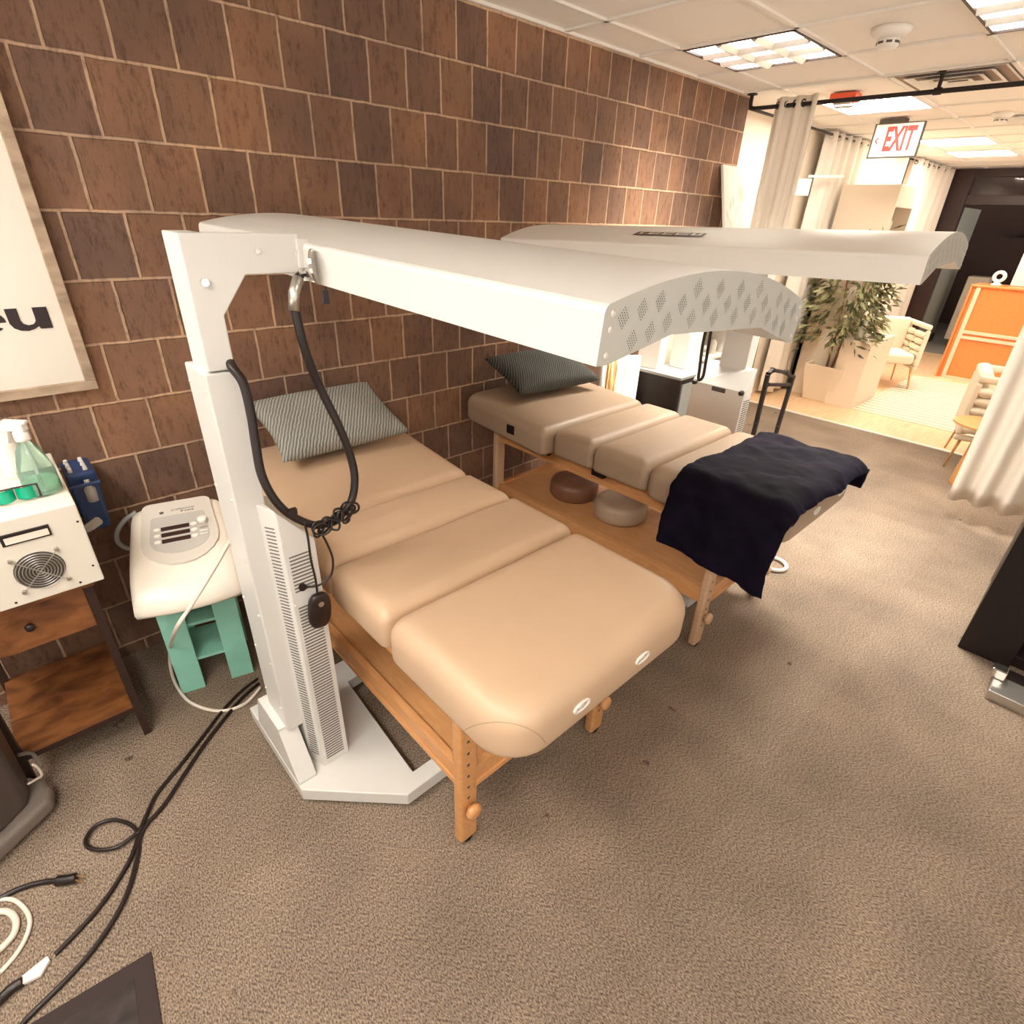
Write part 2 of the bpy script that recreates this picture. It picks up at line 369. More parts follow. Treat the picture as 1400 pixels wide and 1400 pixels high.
# ------------------------------------------------------------------ ceiling lights
def troffer(x0, y0, label, m_l, group=None, louver=True, half=None):
    x1, y1 = x0+G, y0+G
    if half: x1 = x0+G*half
    t = thing('ceiling_light', label, 'ceiling light', ((x0+x1)/2, (y0+y1)/2, CEIL), group)
    f = MB(); w = .014
    for a, c in (((x0+.012, y0+.012), (x1-.012, y0+.012+w)), ((x0+.012, y1-.012-w), (x1-.012, y1-.012)), ((x0+.012, y0+.012), (x0+.012+w, y1-.012)), ((x1-.012-w, y0+.012), (x1-.012, y1-.012))):
        f.box((a[0], a[1], CEIL-.004), (c[0], c[1], CEIL+.012))
    f.build('frame', M_frameD if louver else M_tee, t)
    d = MB(); d.box((x0+.027, y0+.027, CEIL+.006), (x1-.027, y1-.027, CEIL+.0115)); d.build('diffuser', m_l, t)
    if louver and m_l is M_light:
        ld = bpy.data.lights.new('downlight', 'AREA'); ld.shape = 'SQUARE'; ld.size = G-.08; ld.energy = DOWN; ld.spread = math.radians(95); ld.color = (1, .95, .86)
        lo_ = bpy.data.objects.new('downlight', ld); reg(lo_, t, Matrix.Translation(((x0+x1)/2, (y0+y1)/2, CEIL+.002)))
    if louver:
        l = MB(); ix0, ix1, iy0, iy1 = x0+.028, x1-.028, y0+.028, y1-.028
        for i in range(1, 3):
            x = ix0+(ix1-ix0)*i/3; y = iy0+(iy1-iy0)*i/3
            for (p, q, r_) in ((x, None, 0), (None, y, 0)):
                if p is not None:
                    l.add([(p-.030, iy0, CEIL+.006), (p+.030, iy0, CEIL+.006), (p+.003, iy0, CEIL-.016), (p-.003, iy0, CEIL-.016), (p-.030, iy1, CEIL+.006), (p+.030, iy1, CEIL+.006), (p+.003, iy1, CEIL-.016), (p-.003, iy1, CEIL-.016)],
                          [(0,1,2,3),(4,7,6,5),(1,5,6,2),(0,3,7,4),(3,2,6,7),(0,4,5,1)])
                else:
                    l.add([(ix0, q-.030, CEIL+.006), (ix0, q+.030, CEIL+.006), (ix0, q+.003, CEIL-.016), (ix0, q-.003, CEIL-.016), (ix1, q-.030, CEIL+.006), (ix1, q+.030, CEIL+.006), (ix1, q+.003, CEIL-.016), (ix1, q-.003, CEIL-.016)],
                          [(3,2,1,0),(5,6,7,4),(2,6,5,1),(4,7,3,0),(7,6,2,3),(1,5,4,0)])
        l.build('louvre', M_louv, t)
    return t
X1 = GX+G; Y1 = GY-G
troffer(X1, Y1, 'square nine cell ceiling light over the far therapy table, nearest the block wall', M_light)
troffer(X1, Y1-2*G, 'square celled ceiling light in the top right corner of the photo', M_light)
for i_, j_ in ((-7, -4), (-7, -2), (-7, 0), (-7, -6), (-4, -8)):
    troffer(X1+i_*G, Y1+j_*G, 'square ceiling light over the open carpet behind the photographer, out of the frame', M_lightB, 'ceiling lights behind the photographer')
troffer(X1+3*G, Y1, 'bright plain ceiling panel just behind the curtain rod', M_lightF, louver=False)
troffer(X1+7*G, Y1, 'bright ceiling panel beyond the exit sign, nearer of the two strips', M_lightF, louver=False)
troffer(X1+9*G, Y1, 'bright ceiling panel by the far dark doorway, farthest back', M_lightF, louver=False)
troffer(X1+3*G, Y1-4*G, 'plain ceiling panel over the seating area, out of the frame', M_lightF, 'ceiling panels out of frame', louver=False)
troffer(X1+7*G, Y1-4*G, 'plain ceiling panel over the seating area, out of the frame', M_lightF, 'ceiling panels out of frame', louver=False)

# vent
vx0, vy0 = GX+3*G+.012, GY-2*G+.012
t = thing('ceiling_vent', 'white ceiling air diffuser above the black curtain rod', 'vent', (vx0+.3, vy0+.3, CEIL))
for i in range(4):
    a = .012+i*.068; bb = MB(); z = CEIL-.004-.006*i
    x0, x1, y0, y1 = vx0+a, vx0+G-.024-a, vy0+a, vy0+G-.024-a
    n = .045
    ring = [((x0, y0), (x1, y0)), ((x1, y0), (x1, y1)), ((x1, y1), (x0, y1)), ((x0, y1), (x0, y0))]
    cx, cy = (x0+x1)/2, (y0+y1)/2
    for (p, q) in ring:
        pi_ = (p[0]+(n if p[0] < cx else -n), p[1]+(n if p[1] < cy else -n)); qi = (q[0]+(n if q[0] < cx else -n), q[1]+(n if q[1] < cy else -n))
        bb.add([(*p, z), (*q, z), (*qi, z+.018), (*pi_, z+.018), (*p, z+.003), (*q, z+.003), (*qi, z+.021), (*pi_, z+.021)], [(0,3,2,1),(4,5,6,7),(0,1,5,4),(2,3,7,6)])
    bb.build('slat', M_tee, t)
b = MB(); b.box((vx0, vy0, CEIL+.004), (vx0+G-.024, vy0+G-.024, CEIL+.0118)); b.build('backing', mat('vent_dark', (.30, .22, .17), .8), t)

# smoke detectors, sprinkler box, strobe
def detector(x, y, label, s=1):
    t = thing('smoke_detector', label, 'smoke detector', (x, y, CEIL))
    b = MB(); b.lathe([(.02*s, -.028*s), (.055*s, -.026*s), (.075*s, -.006*s), (.078*s, .01)], (x, y, CEIL+.001), 28); b.build('base', M_nozzle, t, smooth=True)
    b = MB(); b.lathe([(.012*s, -.060*s), (.036*s, -.058*s), (.042*s, -.048*s), (.045*s, -.027*s)], (x, y, CEIL), 28); h = b.build('sensor_head', M_nozzle, t, smooth=True)
    b = MB()
    for k in range(8):
        a = 2*PI*(k+.5)/8; b.box((.040*s, -.011*s, -.046*s), (.0445*s, .011*s, -.038*s), Matrix.Translation((x, y, CEIL)) @ Matrix.Rotation(a, 4, 'Z'))
    b.build('slot', M_hole, h)
detector(3.69, 1.30, 'round white smoke detector beside the celled ceiling lights', 1.15)
detector(6.6, 1.30, 'small round detector on the ceiling, to the right of the exit sign', 1.0)
b = MB(); b.box((6.78, 1.11, CEIL-.04), (6.88, 1.30, CEIL)); tag(b.build('alarm_box', M_nozzle, bevel=.008), 'small rectangular white box on the ceiling beside the far detector', 'alarm box')
t = thing('alarm_strobe', 'red alarm box on the ceiling beside the cream curtain top', 'alarm', (5.12, 1.99, CEIL))
b = MB(); b.box((5.06, 1.90, CEIL-.05), (5.18, 2.08, CEIL+.003)); b.build('housing', M_red, t, bevel=.006)
b = MB(); b.box((5.08, 1.93, CEIL-.08), (5.16, 2.05, CEIL-.05)); b.build('lens', M_clear, t, bevel=.008)

# EXIT sign
sx = 6.44
t = thing('exit_sign', 'hanging white exit sign with red letters and a left arrow', 'exit sign', (sx, 2.0, CEIL))
b = MB(); b.box((sx-.04, 1.93, CEIL-.035), (sx+.04, 2.14, CEIL+.002)); b.build('canopy_mount', M_hole, t, bevel=.005)
P = [atX(*p, sx) for p in ((1203, 166), (1262, 167), (1252, 215), (1186, 213))]
y_l = (P[0].y+P[3].y)/2; y_r = (P[1].y+P[2].y)/2; z_t = CEIL-.035; z_b = (P[2].z+P[3].z)/2
b = MB(); b.box((sx-.008, y_r, z_b), (sx+.008, y_l, z_t)); b.build('face', M_signw, t, bevel=.003)
b = MB(); e = .012
b.box((sx-.011, y_r-e, z_b-e), (sx+.011, y_l+e, z_b)); b.box((sx-.011, y_r-e, z_t), (sx+.011, y_l+e, z_t+.006)); b.box((sx-.011, y_r-e, z_b), (sx+.011, y_r, z_t)); b.box((sx-.011, y_l, z_b), (sx+.011, y_l+e, z_t))
b.build('border', M_hole, t)
def text(name, body, m, parent, M, size, sx_=1, off=0, ext=.0008, shear=0, font_center=True):
    cu = bpy.data.curves.new(name, 'FONT'); cu.body = body; cu.size = size; cu.offset = off; cu.extrude = ext; cu.shear = shear
    cu.align_x = 'CENTER' if font_center else 'LEFT'; cu.align_y = 'CENTER'
    tmp = bpy.data.objects.new('tmp', cu); C.objects.link(tmp)
    bpy.context.view_layer.update()
    me = bpy.data.meshes.new_from_object(tmp.evaluated_get(bpy.context.evaluated_depsgraph_get()))
    bpy.data.objects.remove(tmp)
    me.materials.clear(); me.materials.append(m); me.name = name
    o = bpy.data.objects.new(name, me)
    for v in me.vertices: v.co.x *= sx_
    return reg(o, parent, M)
# faces -X: text x axis -> -Y
MX = Matrix(((0, 0, -1, 0), (-1, 0, 0, 0), (0, 1, 0, 0), (0, 0, 0, 1)))
hz = z_t-z_b
text('lettering', 'EXIT', M_redtxt, t, Matrix.Translation((sx-.0095, (y_l+y_r)/2-.026, (z_t+z_b)/2)) @ MX, hz*1.0, .47, .0085)
b = MB(); yc = y_l-.030; zc = (z_t+z_b)/2; b.bar((sx-.0095, yc-.015, zc+.022), (sx-.0095, yc+.008, zc), .010, .002, (1, 0, 0)); b.bar((sx-.0095, yc-.015, zc-.022), (sx-.0095, yc+.008, zc), .010, .002, (1, 0, 0)); b.build('arrow', M_redtxt, t)

# ------------------------------------------------------------------ curtain rod + curtains
RX = 4.75
t = thing('curtain_rod', 'black pipe curtain rod hung from the ceiling', 'curtain rod', (RX, 2.3, CEIL))
b = MB(); b.tube(spline([(RX, 2.52, CEIL-.005), (RX, 2.52, 2.66), (RX, 2.515, 2.63), (RX, 2.495, 2.617), (RX, 2.46, 2.615)], 5)+[Vector((RX, 1.3, 2.61)), Vector((RX, -.9, 2.605))], .0135, 10); b.build('pipe', M_black, t, smooth=True)
for y in (2.52, 1.31, .1):
    b = MB(); b.lathe([(.012, -.02), (.014, -.008), (.036, -.006), (.036, .002)], (RX, y, CEIL), 16)
    if y < 2: b.tube([(RX, y, CEIL), (RX, y, 2.61)], .011, 8); b.tube([(RX, y-.02, 2.611), (RX, y+.02, 2.611)], .020, 10)
    b.build('bracket', M_black, t)
def curtain(name, label, ax, c, a0, a1, z0, z1, waves, amp, m, grommet=None, grp=None, seed=1, shear=0):
    rnd = random.Random(seed); ph = rnd.random()*6
    t = thing(name, label, 'curtain', ((c, a0, z1) if ax == 'y' else (a0, c, z1)), grp)
    w2 = [rnd.uniform(.6, 1.3) for _ in range(8)]
    def fn(u, v):
        a = a0+(a1-a0)*u; s = math.sin(u*waves*2*PI+ph); k = (.85+.3*v)
        s = math.copysign(abs(s)**.75, s)
        off = amp*s*k*w2[int(u*7.99)]**.3 + .25*amp*math.sin(u*waves*5.1+v*2)
        a += shear*v+.012*math.sin(v*5+u*9)*v
        z = z1-(z1-z0)*v
        return Vector((c+off, a, z)) if ax == 'y' else Vector((a, c+off, z))
    b = MB(); b.grid(fn, 120, 24); o = b.build('cloth', m, t, smooth=True, solid=.003)
    # grommets where folds cross the pipe
    n = int(waves*2)
    g = MB(); got = False
    for i in range(n):
        u = (i*PI-ph) / (waves*2*PI)
        while u < 0: u += 1/(waves)
        if not .02 < u < .98: continue
        a = a0+(a1-a0)*u; p = Vector((c, a, z1-.045)) if ax == 'y' else Vector((a, c, z1-.045))
        nr = Vector((.35, 1, 0)) if ax == 'y' else Vector((1, .5, 0)); q = nr.normalized().to_track_quat('Z', 'Y').to_matrix()
        g.tube([p+q @ Vector((.021*math.cos(x*PI/6), .021*math.sin(x*PI/6), 0)) for x in range(13)], .0045, 6, False); got = True
    if got: g.build('grommet', grommet or M_steel, t, smooth=True)
    return t
curtain('curtain', 'cream grommet curtain gathered on the black rod by the block wall end', 'y', RX, 2.335, 2.02, .30, 2.665, 2.6, .035, M_curt, M_black, seed=3)
curtain('curtain', 'cream curtain at the right edge of the photo, its hem off the carpet', 'y', RX+.02, .42, -.55, .17, 2.655, 6, .045, M_curt, M_black, seed=5)

# ------------------------------------------------------------------ therapy machines
def canopy(parent, c, yaw, pitch, roll, W, Ln, h, arc, mirror=False, decal=False):
    M = Matrix.Translation(Vector(c)) @ Euler((pitch, roll, yaw), 'YXZ').to_matrix().to_4x4()
    n = 24; th = .010
    def prof(k, hh, a, w): s = -1+2*k/n; return (s*w, hh+a*(1-s*s))
    out = [(-W/2, 0), (-W/2, h-.012), (-W/2+.003, h-.004)] + [prof(k, h, arc, W/2-.008) for k in range(n+1)] + [(W/2-.003, h-.004), (W/2, h-.012), (W/2, 0)]
    inn = [(W/2-.13, 0), (W/2-.24, .048)] + [(-W/2+.24, .048), (-W/2+.13, 0)]
    inn = [(W/2-.022, .0), (W/2-.10, .018), (W/2-.18, .037), (-W/2+.18, .037), (-W/2+.10, .018), (-W/2+.022, 0)]
    RX90 = Matrix(((1, 0, 0, 0), (0, 0, 1, 0), (0, 1, 0, 0), (0, 0, 0, 1)))   # (x, z, y)
    b = MB(); poly = out+[(W/2-.02, -.0)]+inn[:]+[(-W/2+.02, 0)]
    poly = out + inn
    # shell: sweep of outline from near to far (no end faces)
    m = len(poly); ys = [-Ln/2, Ln/2]
    vs = [Vector((p[0], y, p[1])) for y in ys for p in poly]
    b.add(vs, [(i, (i+1) % m, (i+1) % m+m, i+m) for i in range(m)])
    can = b.build('canopy', M_white if parent['label'].startswith('nearer') else M_white2, parent, M=M, smooth=False)
    for e in (-1, 1):
        p = MB(); y = e*Ln/2
        vs = [Vector((q[0], y-e*.004, q[1])) for q in poly]+[Vector((q[0], y, q[1])) for q in poly]
        top = [i for i in range(len(out))]
        # faces as strips between outer arc and inner soffit
        cap = []
        bm = bmesh.new(); v = [bm.verts.new(q) for q in [Vector((q[0], y, q[1])) for q in poly]]
        f = bm.faces.new(v); bm.normal_update()
        if f.normal.y*e < 0: f.normal_flip()
        bmesh.ops.triangulate(bm, faces=[f]); bm.verts.index_update()
        p.add([w_.co.copy() for w_ in bm.verts], [tuple(w_.index for w_ in ff.verts) for ff in bm.faces]); bm.free()
        # perforated diamonds
        p.mi = 1
        if e == -1:
            for row, (zz, n0) in enumerate(((.048, 0), (.092, 1))):
                pass
            cells = []
            for sg in (-1, 1): cells += [(sg*x_, z_) for x_, z_ in ((.296, .066), (.253, .077), (.210, .088), (.265, .033), (.222, .044), (.180, .057))]
            cells += [(-.1465+.0735*k, .083) for k in range(5)] + [(-.110+.0735*k, .1065) for k in range(4)] + [(-.110+.0735*k, .0605) for k in range(4)]
            for (cx, cz) in cells:
                for a in range(5):
                    for d in range(5):
                        ux = (a-d)*.0029; uz = (a+d-4)*.0036
                        x_, z_ = cx+ux, cz+uz; r0 = .00125
                        p.add([(x_-r0, y-.0006, z_), (x_, y-.0006, z_-r0*1.2), (x_+r0, y-.0006, z_), (x_, y-.0006, z_+r0*1.2)], [(0, 1, 2, 3)])
        p.build('end_plate', [M_panelG, M_hole], can, M=M)
    # rivets
    for z_ in (.014, .05, h-.012):
        b = MB()
        for sg in (-1, 1): b.disc((sg*(W/2-.018), -Ln/2-.0005, z_), (0, -1, 0), .0055, .0022, 10, .003)
        b.build('rivet', M_panel, can, M=M)
    # LED boards under the canopy
    b = MB(); b.box((-W/2+.19, -Ln/2+.03, .031), (W/2-.19, Ln/2-.03, .0365)); b.build('lamp_board', M_cream, can, M=M)
    if decal:
        a, l = .10, .46
        d = MB(); zz = lambda x: h+arc*(1-(x/(W/2-.008))**2)
        x0, x1, y0, y1 = -.245, -.192, -.115, .197
        d.grid(lambda u, v: Vector((x0+(x1-x0)*v, y1+(y0-y1)*u, zz(x0+(x1-x0)*v)+.0022)), 12, 8)
        dd = d.build('name_plate', mat('plate_maroon', (.06, .018, .015), .4), can, M=M)
        ls = MB()
        for ya, yb, gap in ((.175, .150, 0), (.132, .080, 1), (.068, .020, 1), (.008, -.050, 1), (-.062, -.105, 2)):
            n_ = 10
            for k in range(n_):
                u = k/(n_-1); 
            xa, xb = -.232, -.205; w_ = .008
            def seg(p, q):
                ls.add([Vector((p[0]-dx, p[1]+dy, zz(p[0]-dx)+.0034)) for dx, dy in ((-w_/2, -w_/2), (w_/2, -w_/2))]+[Vector((q[0]-dx, q[1]+dy, zz(q[0]-dx)+.0034)) for dx, dy in ((w_/2, w_/2), (-w_/2, w_/2))], [(0, 1, 2, 3)])
            ls.add([Vector((x_, y_, zz(x_)+.0034)) for x_, y_ in ((xa, ya), (xa, ya-.012), (xb, ya-.012), (xb, ya))], [(0, 1, 2, 3)])
            if gap: ls.add([Vector((x_, y_, zz(x_)+.0034)) for x_, y_ in ((xa, ya), (xa, yb), (xa+.008, yb), (xa+.008, ya))], [(0, 1, 2, 3)])
            if gap == 1: ls.add([Vector((x_, y_, zz(x_)+.0034)) for x_, y_ in ((xb-.008, ya), (xb-.008, yb), (xb, yb), (xb, ya))], [(0, 1, 2, 3)])
            if gap == 2: ls.add([Vector((x_, y_, zz(x_)+.0034)) for x_, y_ in ((xa, yb), (xa, yb+.012), (xb, yb+.012), (xb, yb))], [(0, 1, 2, 3)])
        ls.build('plate_lettering', M_cream, dd, M=M)
    return can, M
M_panelG = mat('grey_end_plate', (.50, .49, .44), .45)

def machine(label, mirror, bx, by, cpose, W, Ln, h, arc, led=None, main=True):
    """bx: x of the outer side of the stand, sign s: +1 stand left of table, -1 mirrored"""
    s = -1 if mirror else 1
    X = lambda x: bx + s*(x-.335)
    t = thing('light_therapy_machine', label, 'therapy machine', (X(.45), by+.2, 0))
    def pz(b, poly, z0, z1): return b.prism([(X(p[0]), p[1]+by-1.35) for p in poly], z0, z1)
    base = MB(); pz(base, [(.335, 1.83), (.335, 1.35), (.60, 1.09), (1.28, 1.09), (1.28, 1.155), (.665, 1.155), (.70, 1.70), (1.28, 1.77), (1.28, 1.83)], .018, .072)
    base.build('base', M_white, t, bevel=.003)
    for (x, y) in ((.40, 1.40), (.58, 1.15), (.40, 1.78), (1.2, 1.12), (1.2, 1.80)):
        f = MB(); f.lathe([(.018, 0), (.02, .018)], (X(x), y+by-1.35, 0), 12); f.build('foot', M_dark, t)
    # wedge between base and column
    w = MB(); y_ = by-1.35
    prof = [(1.37, .072), (1.37, .080), (1.475, .25), (1.475, .26), (1.66, .26), (1.74, .072)]
    vs = [Vector((X(x), p[0]+y_, p[1])) for x in (.337, .402) for p in prof]; n = len(prof)
    fs = [tuple(range(n)), tuple(range(n, 2*n))[::-1]] + [(i, i+n, (i+1) % n+n, (i+1) % n) for i in range(n)]
    if s < 0: fs = [f[::-1] for f in fs]
    w.add(vs, fs); w.build('gusset', M_white, t, bevel=.002)
    col = MB(); 
    x0, x1 = .362, .440
    col.box((min(X(x0), X(x1)), 1.455+y_, .25), (max(X(x0), X(x1)), 1.62+y_, 1.495)); col.build('column', M_white, t, bevel=.004)
    # screws on the side plate
    sc = MB()
    for z in (.35, .55, .75, .95, 1.15, 1.45):
        for yy in (1.475, 1.60): sc.disc((X(x0), yy+y_, z), (-s, 0, 0), .006, .004, 8, .003)
    sc.build('screw', M_panel, t)
    post = MB(); post.box((min(X(.375), X(.432)), 1.475+y_, 1.40), (max(X(.375), X(.432)), 1.59+y_, 1.80)); 
    post.build('post', M_white, t, bevel=.003)
    arm = MB()
    pl = [(.372, 1.80), (.372, 1.50), (.434, 1.50), (.434, 1.625), (.50, 1.712), (.640, 1.712), (.640, 1.80)]
    vs = [Vector((X(p[0]), y+y_, p[1])) for y in (1.455, 1.50) for p in pl]; n = len(pl)
    fs = [tuple(range(n))[::-1], tuple(range(n, 2*n))] + [(i, (i+1) % n, (i+1) % n+n, i+n) for i in range(n)]
    if s < 0: fs = [f[::-1] for f in fs]
    arm.add(vs, fs); 
    a = arm.build('arm', M_white, t, bevel=.003)
    bl = MB()
    for (x, z) in ((.405, 1.70), (.535, 1.762), (.628, 1.757)): bl.disc((X(x), 1.455+y_, z), (0, -1, 0), .009 if x < .5 else .006, .010 if x < .5 else .004, 10)
    bl.build('bolt', M_chrome, a)
    # louvred housing
    h_ = MB()
    fp = [(.415, 1.455), (.438, 1.385), (.535, 1.385), (.535, 1.72), (.415, 1.72)]
    zt = lambda x: 1.135-(x-.43)*1.25 if x > .44 else 1.125
    vs = [Vector((X(p[0]), p[1]+y_, .072)) for p in fp]+[Vector((X(p[0]), p[1]+y_, zt(p[0]))) for p in fp]; n = len(fp)
    fs = [tuple(range(n))[::-1], tuple(range(n, 2*n))] + [(i, (i+1) % n, (i+1) % n+n, i+n) for i in range(n)]
    if s < 0: fs = [f[::-1] for f in fs]
    h_.add(vs, fs); hs = h_.build('housing', M_white, t, bevel=.003)
    if main:
        g = MB()
        z = .10
        while z < .97:
            if not .79 < z < .84:
                g.box((X(.452), 1.3835+y_, z), (X(.452)+.066, 1.386+y_, z+.0042))
            z += .0122
            if .79 < z < .802: g.build('louvre', M_slot, hs); g = MB()
        g.build('louvre', M_slot, hs)
        g = MB(); z = .12
        a_ = Vector((X(.421), 1.437+y_, 0)); c_ = Vector((X(.433), 1.400+y_, 0))
        while z < 1.06:
            g.bar(a_+Vector((-.0006, 0, z)), c_+Vector((-.0006, 0, z+.006)), .003, .003); z += .0122
        g.build('side_louvre', M_slot, hs)
        g = MB()
        for z in (.12, .35, .58, .80, 1.02): g.disc((X(.445), 1.385+y_, z), (0, -1, 0), .0045, .003, 8, .002)
        g.build('screw', M_panel, hs)
    else:
        fx = X(.535)
        g = MB(); g.box((fx-.004, 1.50+y_, .975), (fx, 1.585+y_, 1.0)); g.build('display', M_hole, hs)
        for yy in (1.40, 1.70):
            g = MB(); g.lathe([(.016, 0), (.013, .02), (.006, .026)], M=Matrix.Translation((fx, yy+y_, 1.0)) @ Matrix.Rotation(-PI/2, 4, 'Y'), n=14); g.build('knob', M_dark, hs, smooth=True)
        g = MB(); z = .75
        while z < .95: g.box((X(.45), 1.383+y_, z), (X(.45)+.06*(-1), 1.3855+y_, z+.004)) if False else g.box((min(X(.45), X(.52)), 1.383+y_, z), (max(X(.45), X(.52)), 1.3855+y_, z+.005)); z += .014
        g.build('side_louvre', M_slot, hs)
    can, CM = canopy(t, *cpose, W, Ln, h, arc, decal=not main)
    # hinge between arm and canopy
    hg = MB(); hy = 1.47+y_
    hg.box((min(X(.63), X(.665)), hy-.02, 1.705), (max(X(.63), X(.665)), hy+.05, 1.79)); hg.build('hinge_block', M_white, t, bevel=.004)
    hb = MB(); hb.tube([(X(.628), hy-.030, 1.712), (X(.632), hy-.105, 1.722)], .010, 10); hb.disc((X(.632), hy-.100, 1.732), (s*.75, -.65, .12), .040, .006, 24); hb.disc((X(.628), hy-.04, 1.712), (0, -1, 0), .017, .016, 6); hb.disc((X(.630), hy-.085, 1.722), (0, -1, 0), .014, .014, 6)
    hb.build('hinge_lock', M_chrome, t)
    return t, X, y_
m1, X_, _ = machine('nearer light therapy machine, white, its arched canopy over the front massage table', False, .335, 1.35, ((.98, 1.38, 1.674), -.01, .025, .058), .68, 1.78, .085, .051)
m2, X2_, _ = machine('far light therapy machine, white arched canopy over the blanketed table', True, 3.30, 1.30, ((2.40, 1.37, 1.704), .056, -.023, -.031), .68, 1.78, .083, .051, main=False)

# thick cable of machine 1
D = 1.405
pts = [Vector((.435, 1.52, 1.47)), Vector((.433, 1.49, 1.515)), atY(318, 503, 1.44), atY(333, 525, 1.42), atY(343, 565, 1.41), atY(350, 610, 1.40), atY(358, 650, 1.385), atY(376, 684, 1.37), atY(400, 706, 1.36), atY(432, 718, 1.355),
       atY(458, 710, 1.355), atY(479, 688, 1.36), atY(485, 655, 1.37), atY(478, 620, 1.38), atY(462, 580, 1.39), atY(440, 535, D), atY(421, 490, D), atY(407, 440, D), atY(402, 405, 1.41), atY(407, 382, 1.42), atY(418, 372, 1.43)]
b = MB(); b.tube(spline(pts, 6), .0115, 10); b.build('cable', M_dark, m1, smooth=True)
b = MB(); b.tube([atY(402, 425, D-.002), atY(402, 400, 1.408), atY(408, 380, 1.418)], .0135, 10); b.build('cable_sleeve', M_steel, m1, smooth=True)
b = MB(); q = atY(399, 700, 1.35); b.box(q-Vector((.013, .006, .008)), q+Vector((.013, .006, .009))); b.build('cable_clip', M_dark, m1)
# tangle of thin cord
rnd = random.Random(4); q = atY(452, 712, 1.345); tp = []
for i in range(64):
    u = i/63; rr_ = .020+.008*math.sin(i*.9); a_ = i*1.05
    tp.append(q+Vector((-.045+.115*(.5+.5*math.sin(u*7.5)), -.010+.010*math.cos(a_*.7), -.016+.042*(.5+.5*math.sin(u*7.5)))) + Vector((rr_*math.cos(a_), -.004*math.sin(a_*1.7), rr_*math.sin(a_))))
b = MB(); b.tube(spline(tp, 4), .0036, 6); b.build('cord_tangle', M_dark, m1, smooth=True)
# hand controller on its cord
cp = [atY(416, 713, 1.345), atY(421, 735, 1.345), atY(425, 765, 1.35), atY(431, 790, 1.355), atY(434, 812, 1.36)]
b = MB(); b.tube(spline(cp, 6), .0034, 6)
b.tube(spline([atY(437, 725, 1.345), atY(448, 745, 1.345), atY(455, 765, 1.35), atY(453, 785, 1.355), atY(440, 798, 1.36), atY(428, 802, 1.375), atY(416, 802, 1.385)], 6), .0034, 6)
b.build('controller_cord', M_dark, m1, smooth=True)
q = atY(413, 802, 1.383); b = MB(); b.disc(q, (0, -1, 0), .012, .008, 12); b.build('cord_socket', M_dark, m1)
ctr = atY(437, 834, 1.363); up = (atY(433, 815, 1.366)-ctr).normalized()
b = MB(); MC = Matrix.Translation(ctr) @ Matrix.Rotation(.12, 4, 'Y')
prof = []
for k in range(28):
    a = 2*PI*k/28; ca, sa = math.cos(a), math.sin(a)
    prof.append((.036*math.copysign(abs(ca)**.7, ca), .062*math.copysign(abs(sa)**.75, sa)))
RXm = Matrix(((1, 0, 0, 0), (0, 0, -1, 0), (0, 1, 0, 0), (0, 0, 0, 1)))
b.prism(prof, -.012, .012, MC @ RXm); hc = b.build('hand_controller', M_dark, m1, bevel=.008, smooth=True)
b = MB(); b.disc(MC @ Vector((0, -.0122, .028)), (0, -1, 0), .009, .0015, 14); b.build('button', M_steel, hc)
# clip hanging from the hinge
b = MB(); b.tube([atY(445, 372, 1.36), atY(446, 386, 1.36), atY(445, 402, 1.36)], .0026, 6); b.box(atY(445, 406, 1.36)-Vector((.007, .005, .016)), atY(445, 406, 1.36)+Vector((.007, .005, .016))); b.build('pull_clip', M_dark, m1)
# cables of machine 2
b = MB(); b.tube(spline([atX(968, 440, 2.92), atX(961, 470, 2.95), atX(957, 500, 3.0), atX(955, 519, 3.02), atX(961, 515, 3.03), atX(965, 495, 3.02), atX(970, 465, 3.0), atX(974, 440, 2.95)], 6), .009, 8)
b.build('cable', M_dark, m2, smooth=True)

